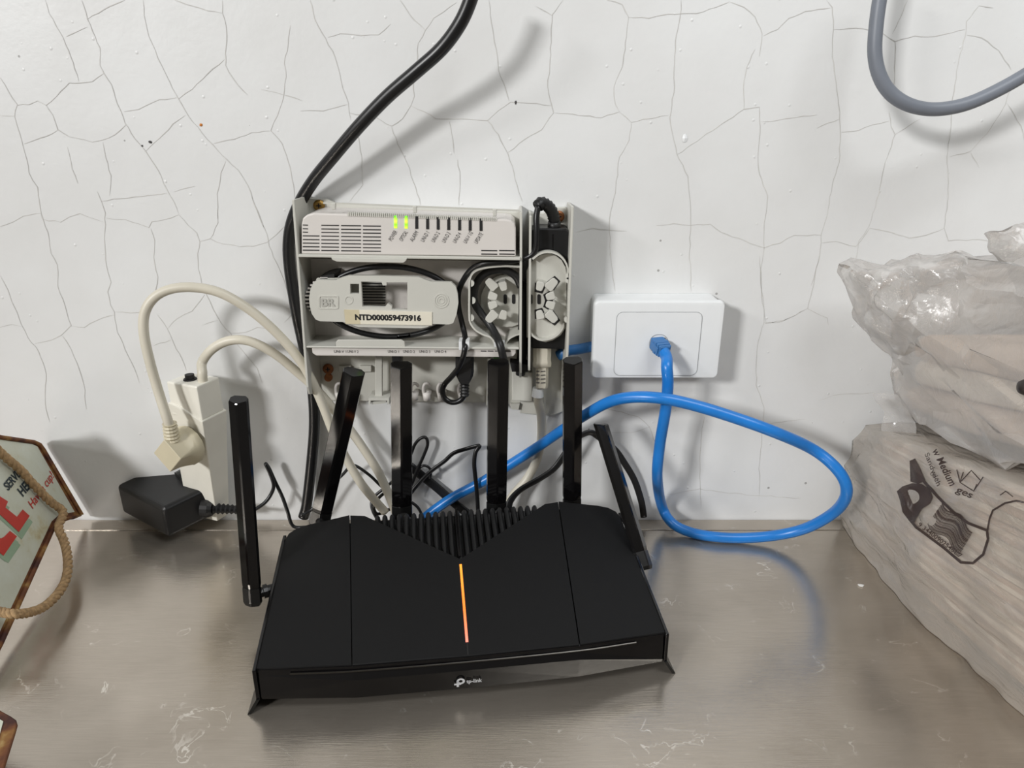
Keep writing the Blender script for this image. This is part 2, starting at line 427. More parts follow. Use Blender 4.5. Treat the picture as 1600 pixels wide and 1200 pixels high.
def text_geo(body, bold=0.0, shear=0.0):    # flat letters, scaled to a unit box
    c = bpy.data.curves.new('t', 'FONT'); c.body = body; c.offset = bold; c.shear = shear; c.resolution_u = 3
    o = bpy.data.objects.new('t', c)
    me = bpy.data.meshes.new_from_object(o)
    vs = [v.co.copy() for v in me.vertices]; fs = [tuple(p.vertices) for p in me.polygons]
    bpy.data.objects.remove(o); bpy.data.curves.remove(c); bpy.data.meshes.remove(me)
    x0 = min(v.x for v in vs); x1 = max(v.x for v in vs); y0 = min(v.y for v in vs); y1 = max(v.y for v in vs)
    return [((v.x - x0) / (x1 - x0), (v.y - y0) / (y1 - y0)) for v in vs], fs
def text_on(body, o, ex, ey, name, m, parent, bold=0.0, shear=0.0, fn=None):
    uv, fs = text_geo(body, bold, shear)
    o, ex, ey = Vector(o), Vector(ex), Vector(ey)
    pts = [o + ex * u + ey * v for u, v in uv]
    if fn: pts = [fn(p) for p in pts]
    return MB().add(pts, fs).build(name, m, parent, recalc=False)
def text_px(body, p0, p1, hpx, d, name, m, parent, **k):   # baseline p0->p1 in px on a plane facing the room
    a = at(*p0, d); b = at(*p1, d); ex = b - a
    up = V(-ex.z, 0, ex.x).normalized() * (hpx / 1640.0)
    return text_on(body, a, ex, up, name, m, parent, **k)

# ================================================================== SETTING
wall = MB().box((-1.3, 0, -.75), (1.5, .08, 1.1)).build('wall_back', M_WALL, kind='structure')
ZA, ZB, ZC, ZD, ZE = (0, 0, .3), (400, 0, .375), (900, 0, .4375), (0, 240, .3), (900, 400, .3584)
CRACKS = [
 (ZA, [[(235,0),(255,70),(310,165),(355,260),(410,425)],
  [(425,0),(455,100),(480,160),(520,250),(520,340),(540,380),(580,440),(610,540),(650,640),(700,720),(760,790),(825,890),(865,980),(905,1050),(930,1115)],
  [(455,100),(540,50),(650,0)], [(345,190),(400,165),(455,140)],
  [(745,0),(750,80),(775,190),(820,300),(870,400),(930,515),(985,610),(1050,690),(1110,755),(1180,830),(1240,885),(1290,965),(1330,1075),(1375,1190)],
  [(910,0),(1000,30),(1080,55),(1155,68)], [(1158,0),(1158,68),(1180,160),(1175,340),(1215,410),(1290,495)],
  [(1170,308),(1080,385),(1000,465),(930,515)],
  [(0,405),(45,480),(90,545),(75,605),(100,690),(130,800),(150,900),(195,975),(205,1060),(218,1140)],
  [(0,602),(75,605)], [(90,548),(150,545),(195,525),(240,548),(295,500),(360,432),(420,432),(480,425),(540,382)],
  [(240,548),(275,600),(300,675),(360,712),(440,728),(480,740),(530,730),(600,700),(655,650)],
  [(300,678),(240,710),(180,730),(125,750)], [(645,582),(720,570),(770,545),(830,518),(920,508)],
  [(965,600),(900,645),(850,700),(800,745),(755,792)], [(1110,748),(1220,725),(1310,690),(1405,682)],
  [(1512,130),(1500,230),(1480,330),(1490,400),(1475,510),(1445,600),(1410,680),(1470,750),(1500,840),(1520,930),(1535,1030)],
  [(1360,465),(1470,492),(1575,525)], [(350,765),(375,880),(405,955)], [(535,740),(550,820),(578,915),(570,1020)],
  [(1175,840),(1150,900),(1130,1010),(1135,1140)], [(530,1048),(620,1035),(700,1025),(870,1005)], [(905,1000),(1015,970)]]),
 (ZD, [[(0,380),(70,355),(120,325),(185,312),(215,312)],
  [(215,312),(225,345),(255,440),(265,520),(298,580),(300,690),(340,800),(370,895),(320,945),(270,970),(180,990)],
  [(222,342),(315,357),(360,330),(415,312),(460,330),(540,357)],
  [(505,195),(530,255),(548,310),(545,400),(545,480),(555,590),(578,670),(560,720),(575,790),(595,825),(610,930),(650,1020),(700,1120),(725,1195)],
  [(550,335),(650,342),(720,365),(775,385),(790,355),(850,345),(930,318)], [(785,390),(805,450),(800,540),(822,640),(808,740)],
  [(930,318),(980,375),(1025,415),(1040,458),(1028,520),(1032,600),(1050,680),(1075,735),(1110,810),(1150,880),(1200,935),(1240,1000),(1290,1060),(1340,1120),(1365,1195)],
  [(1040,458),(1095,443),(1160,470),(1250,485),(1320,482),(1390,462),(1480,380)], [(1095,443),(1110,420),(1135,360),(1132,290)],
  [(1300,190),(1335,290),(1390,420),(1400,480),(1450,590),(1490,700),(1525,830),(1480,880)],
  [(0,635),(40,710),(75,800),(110,890),(145,960),(185,1005),(210,1060),(240,1150),(235,1300),(260,1400)],
  [(0,905),(60,890),(110,900)], [(370,898),(440,905),(500,870),(595,840)], [(325,950),(370,1020),(400,1090),(435,1200),(450,1330)],
  [(595,825),(680,830),(760,820)], [(820,840),(870,910),(905,990),(960,1100),(970,1130)],
  [(875,910),(920,860),(1000,820),(1065,735)], [(800,1000),(890,970)], [(1050,895),(1135,868)], [(1200,935),(1280,930),(1340,905),(1400,915)]]),
 (ZB, [[(225,0),(245,80),(290,160),(330,240),(355,340),(385,430),(395,500)], [(300,155),(350,140),(440,148),(510,145),(560,100)],
  [(600,0),(640,60),(705,125)],
  [(835,10),(780,50),(740,75),(705,125),(675,180),(672,260),(655,340),(660,400),(645,440),(610,495),(565,525),(500,490),(390,470)],
  [(185,462),(280,462),(380,435)], [(645,440),(700,465),(750,495),(850,495),(965,502),(1010,460),(1060,425),(1140,430),(1230,440)],
  [(965,502),(1010,560),(1050,640),(1075,720),(1095,800),(1110,840)],
  [(1050,635),(1120,580),(1190,540),(1240,470),(1230,430),(1215,360),(1225,250),(1230,150),(1235,60),(1280,0)],
  [(970,0),(980,90),(1000,200),(1010,290),(1055,420)], [(1165,25),(1235,65)], [(1245,470),(1320,475),(1440,490),(1515,465)],
  [(565,530),(590,600),(630,680),(665,780),(685,855)], [(805,505),(820,580),(825,640)], [(840,665),(850,740),(845,855)], [(425,550),(440,650),(445,770),(390,840)]]),
 (ZC, [[(110,0),(165,15),(188,60),(180,130),(165,240),(135,310),(140,370),(155,400)], [(188,62),(260,65),(330,50),(430,48),(545,8)],
  [(375,0),(372,60),(355,150),(350,250),(352,310),(335,420),(345,480),(360,550),(400,630),(408,720),(410,800),(405,900),(412,1040)],
  [(545,5),(600,25),(640,60),(665,120),(655,200)], [(640,175),(610,240),(598,310),(600,390)], [(670,128),(720,105),(760,65),(820,40),(910,28)],
  [(895,0),(915,25),(920,100),(915,200),(930,300),(942,400),(945,480),(940,580),(915,660),(900,750),(875,840),(870,920),(840,1020)],
  [(155,400),(198,437),(240,425),(330,412)], [(198,437),(190,500),(155,560),(140,690),(120,780),(122,900),(140,1040)],
  [(360,552),(450,490),(540,430),(600,390),(655,382),(658,450),(650,560),(655,620),(685,700),(672,820),(672,885),(660,960),(665,1080),(680,1155)],
  [(660,435),(740,425),(860,410)], [(860,458),(940,425)],
  [(285,805),(350,798),(410,805),(480,800),(520,830),(600,858),(672,885),(730,868),(780,840),(875,840)],
  [(878,868),(930,862),(1000,880),(1050,815),(1130,830),(1190,850),(1250,840),(1315,815)], [(948,472),(1010,465),(1060,445),(1118,432)],
  [(920,105),(1000,100),(1050,108),(1095,118),(1140,148),(1210,128),(1280,130),(1390,105)], [(1185,0),(1160,60),(1130,120)],
  [(1140,148),(1138,240),(1135,310)], [(1118,400),(1125,450),(1140,480),(1100,600),(1070,740),(1045,810),(1010,860),(995,960)],
  [(1440,20),(1395,75),(1390,130),(1365,230),(1345,350),(1340,450),(1325,560),(1330,700),(1315,815),(1330,860),(1440,855),(1510,870)],
  [(1440,20),(1490,28)], [(1395,125),(1450,135),(1510,180),(1555,250)], [(1555,300),(1535,370),(1480,460),(1410,540),(1335,560)],
  [(1540,370),(1590,450),(1600,500)], [(1410,545),(1440,600)], [(1140,480),(1230,425)], [(675,1155),(740,1145),(830,1100)], [(0,830),(60,815),(180,825)]]),
 (ZE, [[(800,0),(805,120),(820,240),(820,290),(790,400),(785,560),(820,660),(815,740),(800,900),(800,1040)], [(820,292),(900,285),(1000,235)],
  [(1060,0),(1040,100),(1010,230),(1095,270),(1100,300)], [(560,700),(545,800),(540,960),(545,1100)],
  [(120,660),(200,680),(270,700),(320,745),(360,850)], [(150,770),(240,770),(320,745)], [(400,1040),(540,1015),(640,1030),(800,1045),(980,1055)],
  [(830,735),(920,720),(1000,712)], [(1060,630),(1120,608),(1300,595)]])]
cb = MB()
for (ox, oy, k), lines in CRACKS:
    for ln in lines:
        pts = []
        for i in range(len(ln)):
            a = Vector((ox + ln[i][0] * k, oy + ln[i][1] * k))
            pts.append(a)
            if i < len(ln) - 1:
                b = Vector((ox + ln[i + 1][0] * k, oy + ln[i + 1][1] * k)); n = max(1, int((b - a).length / 9))
                t = (b - a).normalized(); nn = Vector((-t.y, t.x))
                for j in range(1, n): pts.append(a.lerp(b, j / n) + nn * random.uniform(-1.1, 1.1))
        w3 = [at(p.x, p.y, .00025) for p in pts]
        A, B = [], []
        for i, q in enumerate(w3):
            t = (w3[min(i + 1, len(w3) - 1)] - w3[max(i - 1, 0)]).normalized(); n = V(-t.z, 0, t.x)
            w = random.uniform(.15, .32) * .001 * (.35 if i in (0, len(w3) - 1) else 1)
            A.append(q + n * w); B.append(q - n * w)
        n0 = len(cb.v); cb.v += [p for ab in zip(A, B) for p in ab]
        cb.f += [(n0 + 2 * i, n0 + 2 * i + 1, n0 + 2 * i + 3, n0 + 2 * i + 2) for i in range(len(A) - 1)]
cb.build('hairline_cracks', M_CRACK, wall, recalc=False, kind='stuff')
def blob(name, m, parent, c, r, sy=1, seed=0):
    rnd = random.Random(seed); mb = MB()
    ring = [c + V(math.cos(a) * r * rnd.uniform(.7, 1.2), 0, math.sin(a) * r * sy * rnd.uniform(.7, 1.2)) for a in [i * math.pi / 4 for i in range(8)]]
    mb.add(ring + [c + V(0, -r * .4, 0)], [(i, (i + 1) % 8, 8) for i in range(8)])
    return mb.build(name, m, parent)
blob('orange_fleck', M_ORANGE, wall, at(314, 195, .0003), .0016, .9, 3)
blob('dark_fleck', M_INK, wall, at(235, 222, .0003), .0017, .8, 4)
blob('dark_fleck', M_INK, wall, at(222, 228, .0003), .0009, 1, 5)
blob('paint_drip', M_PLATE, wall, at(1070, 216, .0003), .0026, 1.5, 6)
blob('dark_fleck', M_INK, wall, at(806, 160, .0003), .0011, 1.6, 8)

bench = thing('steel_bench', 'scuffed stainless steel benchtop running along the cracked wall', 'bench', (0, -.4, -.04))
MB().box((-.95, -.85, -.04), (1.1, -.0222, 0)).build('bench_top', M_STEEL, bench, bevel=.0008)
MB().box((-.95, -.0210, -.04), (1.1, -.0008, -.0002)).build('rear_strip', M_STEEL, bench, bevel=.0005)
MB().box((-.95, -.0230, -.04), (1.1, -.020, -.0022)).build('seam', M_DARK, bench)

# ================================================================== ROUTER
RA = math.radians(7.2); RO = V(-.033, -.2413, 0)
router = thing('wifi_router', 'black six-antenna wifi router with ribbed V vent and lit orange strip on the bench', 'router', RO, RA, local=True)
def rl(w):                                   # world -> router frame
    d = Vector(w) - RO
    return V(d.x * math.cos(RA) + d.y * math.sin(RA), -d.x * math.sin(RA) + d.y * math.cos(RA), d.z)
def zt(v): return .0375 + .1945 * (v + .0055)
G = .00035
# lower body
foot = [(-.150, .001), (-.083, -.004), (0, -.005), (.083, -.004), (.150, .001), (.150, .136), (.140, .146), (.092, .148), (-.092, .148), (-.140, .146), (-.150, .136)]
def bodytop(u, v): return min(zt(v) - .0055, .0375 + .155 * v - .004 + (.152 - abs(u)) * .15)
mb = MB(); n = len(foot)
mb.add([(u, v, .010) for u, v in foot] + [(u, v, bodytop(u, v)) for u, v in foot], [tuple(reversed(range(n))), tuple(range(n, 2 * n))] + [(i, (i + 1) % n, (i + 1) % n + n, i + n) for i in range(n)])
mb.build('lower_body', M_RIB, router)
# outer top panels
def backc(s):
    K = [(0, (-.1515, .133, .0582)), (.07, (-.1495, .1405, .0594)), (.16, (-.1435, .1462, .0606)), (.3, (-.134, .1485, .0622)), (1, (-.0964, .151, .068))]
    for (a, p), (b, q) in zip(K, K[1:]):
        if s <= b: return Vector(p).lerp(Vector(q), (s - a) / (b - a))
for sg in (-1, 1):
    rows = []
    SS = [0, .035, .07, .115, .16, .23, .3, .5, .75, 1]
    for t in range(9):
        t /= 8
        rows.append([V(-.1515, 0, .037).lerp(V(-.0838 - G, -.0055, .0375), s).lerp(backc(s) - V(G, 0, 0) * (s == 1), t) for s in SS])
    top = [[V(p.x * -sg, p.y, p.z) for p in r] for r in rows]
    bot = [[p - V(0, 0, .004) for p in r] for r in top]
    mb = MB(); mb.loft(top, closed=False); k = len(SS); mb.loft(bot, closed=False)
    R, o2 = len(top), len(top) * k
    for j in range(k - 1):
        mb.f.append((j, j + 1, o2 + j + 1, o2 + j)); b = (R - 1) * k; mb.f.append((b + j, b + j + 1, o2 + b + j + 1, o2 + b + j))
    for i in range(R - 1):
        for c in (0, k - 1): mb.f.append((i * k + c, (i + 1) * k + c, o2 + (i + 1) * k + c, o2 + i * k + c))
    smooth_by_angle(mb.build('top_panel', M_ROUTER, router), 30)
mid = [(-.0838 + G, -.0055), (0, -.0066), (.0838 - G, -.0055), (.0964 - G, .151), (.083, .1492), (0, .0885), (-.083, .1492), (-.0964 + G, .151)]
MB().prism([V(u, v, zt(v)) for u, v in mid], (0, 0, -.004)).build('centre_panel', M_ROUTER, router, bevel=.0004, seg=1)
# ribbed vent, each rib its own piece
for i in range(-12, 13):
    u = i * .0066 + .0008; vs = .0885 + abs(u) / .083 * .0607 + .0045
    if vs > .1475: continue
    rings = []
    for v in (vs - .006, .1505):
        z = zt(v) - .0052
        rings.append([V(u + du, v, z + dz) for du, dz in ((-.0027, -.003), (-.0022, .0014), (-.0009, .0034), (.0009, .0034), (.0022, .0014), (.0027, -.003))])
    rings.append([V(p.x, .1535, p.z - .006) for p in rings[1]])
    MB().loft(rings).build('vent_rib', M_RIB, router, smooth=False)
MB().prism([V(-.0009, .092, zt(.092) - .004), V(-.0009, .092, zt(.092) - .0004), V(-.0009, .152, zt(.152) - .0004), V(-.0009, .152, zt(.152) - .006)], (.0018, 0, 0)).build('vent_divider', M_GLOSS, router)
# status light
M_LED = emit('orange_status_light', [(0, (235, 130, 110)), (.12, (240, 120, 90)), (.4, (255, 120, 45)), (1, (255, 150, 50))], 1, .005, .082, 1.15)
MB().prism([V(-.0010, .005, zt(.005) + .0003), V(.0010, .005, zt(.005) + .0003), V(.0010, .082, zt(.082) + .0003), V(-.0010, .082, zt(.082) + .0003)], (0, 0, -.002)).build('light_strip', M_LED, router, label='glowing orange light strip')
MB().prism([V(-.0004, -.0062, zt(-.0062) + .0001), V(.0004, -.0062, zt(-.0062) + .0001), V(.0004, .005, zt(.005) + .0001), V(-.0004, .005, zt(.005) + .0001)], (0, 0, -.002)).build('light_seam', M_GLOSS, router)
# front fascia
r0 = [(-.1505, -.0005, .0355), (-.083, -.0062, .0365), (0, -.0073, .0365), (.083, -.0062, .0365), (.1505, -.0005, .0355)]
r0b = [(-.1505, -.0012, .031), (-.083, -.0072, .0318), (0, -.0085, .0318), (.083, -.0072, .0318), (.1505, -.0012, .031)]
r1 = [(-.1505, -.0028, .0135), (-.083, -.0105, .0275), (0, -.0112, .0278), (.083, -.0105, .0275), (.1505, -.0028, .0135)]
r2 = [(-.1505, -.0020, .0105), (-.083, -.0078, .0090), (0, -.0088, .0090), (.083, -.0078, .0090), (.1505, -.0020, .0105)]
mb = MB(); mb.loft([[Vector(p) for p in r] for r in (r0, r0b, r1, r2)], closed=False)
back = [[V(p[0], .004, p[2]) for p in r] for r in (r0, r2)]
mb.loft([[Vector(p) for p in r2], back[1], back[0], [Vector(p) for p in r0]], closed=False)
mb.build('front_fascia', M_GLOSS, router)
mb = MB(); mb.tube([V(-.128, -.0040, .0330), V(-.083, -.0078, .0335), V(0, -.0090, .0336), V(.083, -.0078, .0335), V(.128, -.0040, .0330)], .0007, n=6)  # added metal bar that draws the highlight along the fascia slot
mb.build('highlight_bar', mat('highlight_metal', (92, 90, 86), .28, metal=1.0), router)
# side plates and flared feet
for sg in (-1, 1):
    pr = [(-.004, .011), (-.003, .0372), (.131, .0588), (.139, .0592), (.141, .055), (.141, .014)]
    MB().prism([V(sg * .1515, v, z) for v, z in pr], (sg * .0026, 0, 0)).build('side_plate', M_GLOSS, router, bevel=.0005, seg=1)
    MB().prism([V(sg * .1515, -.005, .0125), V(sg * .1541, -.005, .0125), V(sg * .1615, -.005, 0), V(sg * .1590, -.005, 0)], (0, .075, 0)).build('foot', M_HINGE, router)
# wordmark on the fascia
o_ = V(0, -.0104, .0150); up = (Vector(r1[2]) - Vector(r2[2])).normalized(); nf = V(0, -1, 0); du = V(1, 0, 0)
def fasc(u, w): return o_ + du * u + up * w + nf * .0006
text_on('tp-link', fasc(-.0020, -.0004), du * .0115, up * .0052, 'maker_lettering', M_LOGO, router, bold=.018)
mb = MB(); cx, cy, ro, ri = -.0062, .0036, .0031, .0014
outer = [fasc(cx + math.cos(a) * ro, cy + math.sin(a) * ro) for a in [math.radians(-180 + 15 * i) for i in range(25)]]
inner = [fasc(cx + math.cos(a) * ri, cy + math.sin(a) * ri) for a in [math.radians(-180 + 15 * i) for i in range(25)]]
mb.loft([outer, inner], closed=False)
def q(a, b, c, d): mb.add([fasc(a, c), fasc(b, c), fasc(b, d), fasc(a, d)], [(0, 1, 2, 3)])
q(cx - ro, cx - ri, -.0022, cy); q(cx - ro - .0018, cx - ro, -.0002, .0016); q(cx - ri, cx + .0002, -.0002, .0006)
mb.build('maker_mark', M_LOGO, router, recalc=False)
# antennas
PROF = [(-.0096, .0022), (-.0092, -.0018), (-.0010, -.0050), (.0010, -.0050), (.0092, -.0018), (.0096, .0022), (.0062, .0044), (-.0062, .0044)]
def antenna(base, tip, wdir, hinge_to, sc=1.0):
    b, t = rl(base), rl(tip); ax = (t - b).normalized()
    wd = Vector(wdir); wd = (wd - ax * wd.dot(ax)).normalized(); nd = ax.cross(wd)
    if nd.y < 0: nd = -nd
    rings = []
    L = (t - b).length
    for s, k in ((0, .92), (.004, 1), (L - .001, 1), (L, .93)):
        rings.append([b + ax * (s + (.0022 * (y / .0044) if s > L * .5 else 0)) + wd * x * k * sc + nd * y * k * sc for x, y in PROF])
    a = MB().loft(rings).build('antenna', M_ANT, router)
    mb = MB(); mb.loft([[b + ax * s + wd * x * k * sc + nd * y * k * sc for x, y in PROF] for s, k in ((-.016, .8), (-.013, 1.0), (.0, 1.0))])
    h = rl(hinge_to); c = b - ax * .007
    mb.rod([c, c.lerp(h, .35), c.lerp(h, .36), c.lerp(h, .5), c.lerp(h, .51), h], [.0042, .0042, .0058, .0058, .0045, .0045], n=12)
    mb.build('antenna_hinge', M_HINGE, a)
def loc(u, v, z): return RO + V(u * math.cos(RA) - v * math.sin(RA), u * math.sin(RA) + v * math.cos(RA), z)
antenna(onz(393, 918, .042), at(372, 624, .150), (1, -.25, 0), loc(-.150, .098, .035), .8)
antenna(at(503, 800, .083), at(553, 581, .080), (1, 0, 0), loc(-.125, .147, .045))
antenna(at(628, 790, .080), at(627, 570, .075), (1, 0, 0), loc(-.042, .147, .045))
antenna(at(776, 785, .072), at(779, 566, .068), (1, 0, 0), loc(.045, .147, .045))
antenna(at(894, 780, .064), at(895, 563, .062), (1, 0, 0), loc(.118, .147, .045), .93)
antenna(onz(1001, 862, .050), at(939, 662, .06), (.75, .65, 0), loc(.150, .100, .038), .85)

# ================================================================== NBN-STYLE WALL UNIT
ntd = thing('network_unit', 'open grey-beige wall-mounted network termination unit with lit green indicators', 'network unit', (-.065, 0, .139))
slab([(466, 318), (476, 310), (510, 311), (526, 318), (640, 325), (815, 331), (815, 640), (800, 640), (794, 630), (508, 626), (499, 602)], .006, .0005).build('back_plate', M_NTD, ntd, bevel=.0008)
slab([(829, 333), (848, 333), (862, 324), (884, 324), (892, 333), (880, 643), (862, 650), (812, 646), (812, 600), (829, 590)], .006, .0005).build('bay_back_plate', M_NTD, ntd, bevel=.0008)
# left side wall
xw = at(461, 400, .05).x
MB().prism([V(-.1857 - (.3415 - z) * .031, y, z) for y, z in ((-.0005, .340), (-.050, .3415), (-.050, .172), (-.046, .1635), (-.036, .160), (-.0005, .160))], (.0022, 0, 0)).build('side_wall', M_NTD, ntd, bevel=.0005)
xr = at(812, 400, .046).x
MB().prism([V(xr, -.0005, .331), V(xr, -.046, .331), V(xr, -.050, .200), V(xr, -.050, .186), V(xr, -.040, .178), V(xr, -.0005, .178)], (.0022, 0, 0)).build('side_wall', M_NTD, ntd, bevel=.0005)
xl = at(826, 450, .044).x
MB().prism([V(xl, -.0005, .327), V(xl, -.044, .327), V(xl, -.046, .187), V(xl, -.030, .184), V(xl, -.0005, .184)], (.0022, 0, 0)).build('bay_wall', M_NTD, ntd, bevel=.0005)
xq = .0502
MB().prism([V(xq, -.0005, .334), V(xq, -.050, .336), V(xq - .001, -.050, .176), V(xq - .002, -.030, .148), V(xq - .002, -.0005, .142)], (.0022, 0, 0)).build('bay_wall', M_NTD, ntd, bevel=.0005)
# top rail with pegs
slab([(505, 316), (812, 328), (812, 330.5), (505, 318.5)], .0465, .0440).build('top_rail', M_NTD, ntd)
for x, y in ((521, 322), (648, 327), (773, 332)):
    slab([(x - 3, y - 5), (x + 3, y - 5), (x + 3, y + 6), (x - 3, y + 6)], .0475, .044).build('rail_peg', M_NTD, ntd, bevel=.0006)
# indicator housing
house = slab([(471, 351), (473, 341), (479, 336), (490, 333)] + [(790, 343), (799, 345), (804, 350), (806, 358), (806, 401), (471, 397)], .0485, .006).build('indicator_housing', M_NTDL, ntd, bevel=.0012, seg=3)
mb = MB()
for i in range(74):
    x = 545 + i * 3.15; y = 334.2 + i * .105
    p = at(x, y, .047); mb.obox(p, V(.00055, 0, 0), V(0, .002, 0), V(0, 0, .0016))
mb.build('vent_teeth', M_NTD, house, kind='stuff')
M_GLED = emit('green_indicator', [(0, (190, 255, 60)), (.3, (120, 225, 30)), (.55, (190, 255, 70)), (1, (80, 200, 30))], 2, at(618, 357, .049).z - .139, at(618, 337, .049).z - .139, 1.3)
SLX = [618, 634.5, 651, 668, 684.5, 701, 718, 734.5, 751.5]
NAMES = ['POWER', 'OPTICAL', 'ALARM', 'UNI-D 1', 'UNI-D 2', 'UNI-D 3', 'UNI-D 4', 'UNI-V 1/2', 'UPDATE']
for i, x in enumerate(SLX):
    y = 347 + i * .55
    w = slab([(x - 2.2, y - 10), (x + 2.2, y - 10), (x + 2.4, y + 9.5), (x - 2.2, y + 9.5)], .0490, .046).build('indicator_window', M_GLED if i < 2 else M_DARK, house)
    if i < 2: w['label'] = 'lit green indicator'
    ln = {7: 20, 8: 18}.get(i, 17)
    text_px(NAMES[i], (x - 6, y + 30), (x - 6 + ln * .52, y + 30 - ln * .86), 5.6, .04905, 'printed_label', M_INK, house)
ROWS = [351.7, 357.4, 362.8, 368.6, 374.4, 380, 385.6, 391]
mb0 = None
for j, y in enumerate(ROWS):
    for i, (a, b) in enumerate(((473, 499), (502, 529.5), (533, 564), (567, 595))):
        if i == 0 and j < 3: b = 481
        yy = y + (a - 473) * .016
        slab([(a, yy - .9), (b, yy - .6), (b, yy + .9), (a, yy + .6)], .0488, .047).build('vent_slot', M_DARK, house)
for y in (391.5, 397):
    for a, b in ((752, 777), (780, 804)):
        slab([(a, y - .8), (b, y - .5), (b, y + 1), (a, y + .7)], .0488, .047).build('vent_slot', M_DARK, house)
# shelf under the indicators and finger tab
slab([(466, 397.5), (813, 402.5), (813, 407), (466, 402)], .0505, .006).build('shelf', M_NTD, ntd, bevel=.0006)
slab([(517, 402), (636, 404), (634, 408), (630, 411), (526, 409), (519, 406)], .053, .048).build('finger_tab', M_NTD, ntd, bevel=.0005)
# recessed face of the unit
slab([(473, 404), (812, 408), (812, 545), (474, 545)], .014, .005).build('recessed_face', M_NTDL, ntd)
# comb disc at the left of the fibre cover
slab(arc(524, 466, 46, 92, 262, 14, 38), .0405, .014).build('comb_disc', M_DARK, ntd)
for i in range(15):
    a = math.radians(116 + i * 9.6); cx, cy = 524 + 42 * math.cos(a), 466 - 35 * math.sin(a)
    slab([(cx - 5.5, cy - 1.2), (cx + 6, cy - 1.2), (cx + 6, cy + 1.2), (cx - 5.5, cy + 1.2)], .0415, .039).build('comb_tooth', M_NTDL, ntd)
for i in range(3):
    slab([(496, 434.5 + i * 4), (535, 434.5 + i * 4), (535, 436 + i * 4), (494, 436 + i * 4)], .0415, .039).build('comb_tooth', M_NTD, ntd)
# fibre cover plate with windows
outer = [(487, 490), (484, 478), (483, 466), (485, 452), (490, 441), (497, 437), (525, 438), (533, 434), (545, 430.5), (600, 431), (655, 433), (664, 437), (674, 440), (705, 441), (712, 448), (715, 460), (716, 474), (713, 492), (708, 505), (700, 507), (676, 506), (668, 511), (658, 513), (560, 511), (545, 506), (536, 503), (500, 502), (493, 499)]
hole1 = [(547, 443.5), (561, 443.5), (561, 459), (547, 459)]
hole2 = [(564, 440), (596, 440.5), (598, 446), (604, 446), (604, 441), (636.5, 441), (636.5, 484), (612, 483.5), (612, 478), (606, 474), (601, 480), (566, 479)]
cover = slab_holes(outer, [hole1, hole2], .0470, .0425, 'fibre_cover', M_NTD, ntd)
for i in range(9):
    y = 443 + i * 4.4
    slab([(563, y - .9), (602, y - .7), (602, y + .9), (563, y + .7)], .0150, .0138).build('vent_slot', M_DARK, ntd)
slab([(564, 438), (602, 438), (602, 482), (564, 482)], .0142, .012).build('inner_grille', mat('shade_grey_plastic', (196, 194, 188), .5), ntd)
slab([(545, 442), (563, 442), (563, 461), (545, 461)], .020, .014).build('post', M_NTD, ntd)
# embossed marks
def ring_px(cx, cy, r, w, d, name, m, parent, n=20):
    mb = MB(); a = [at(x, y, d) for x, y in arc(cx, cy, r + w / 2, 0, 360, n)]; b = [at(x, y, d) for x, y in arc(cx, cy, r - w / 2, 0, 360, n)]
    e = V(0, .0006, 0); mb.loft([[p, q, q + e, p + e] for p, q in zip(a, b)]); return mb.build(name, m, parent)
for r in (4, 7.5, 11): ring_px(690, 470, r, 1.6, .0474, 'embossed_ring', M_NTD, cover)
ring_px(545, 469, 6, 1.5, .0474, 'embossed_ring', M_NTD, cover)
fr = rrect(498, 462, 529, 483, 3); fi = rrect(499.6, 463.6, 527.4, 481.4, 2.2)
mb = MB(); e = V(0, .0007, 0); A = [at(x, y, .0475) for x, y in fr]; B = [at(x, y, .0475) for x, y in fi]
A.append(A[0].copy()); B.append(B[0].copy())
mb.loft([[p, q, q + e, p + e] for p, q in zip(A, B)]); mb.build('embossed_frame', M_NTD, cover)
text_px('BR', (503, 479), (524, 479), 12, .0476, 'embossed_letters', mat('emboss_shade', (176, 175, 168), .5), cover, bold=.02)
# sticker
stk = slab([(538, 484), (675, 488), (675, 508.5), (540, 506)], .0478, .0466).build('sticker', M_STICK, cover, label='white sticker reading NTD000059473916')
slab([(537.5, 484), (561, 484.7), (563, 506.4), (540, 506)], .04795, .0466).build('peeled_tape', M_STICKOLD, cover)
text_px('NTD000059473916', (555, 500.5), (658, 502), 9.6, .0481, 'sticker_number', M_BLACKINK, stk, bold=.045)
# bottom shelf, tab, label strip
slab([(474, 541), (811, 543), (811, 546.5), (474, 543.6)], .0490, .006).build('shelf', M_NTD, ntd, bevel=.0006)
slab([(525, 534), (528, 531), (627, 531), (632, 534), (633, 542), (525, 541.5)], .0485, .0465).build('finger_tab', M_NTD, ntd, bevel=.0005)
strip = slab([(487, 543), (806, 546), (806, 552), (802, 557), (793, 558.5), (494, 556), (488, 552)], .0470, .020).build('port_strip', M_NTDL, ntd, bevel=.0008)
for s, a, b in (('UNI-V 1', 522, 541), ('UNI-V 2', 543, 560), ('UNI-D 1', 606, 623), ('UNI-D 2', 630, 648), ('UNI-D 3', 655, 672), ('UNI-D 4', 679, 697)):
    text_px(s, (a, 551), (b, 551.4), 4, .0474, 'printed_label', M_INK, strip)
for a in (751, 762, 773, 789):
    slab([(a, 547.8), (a + 9, 548), (a + 9, 549.6), (a, 549.4)], .0473, .0468).build('worn_marking', M_INK, strip)
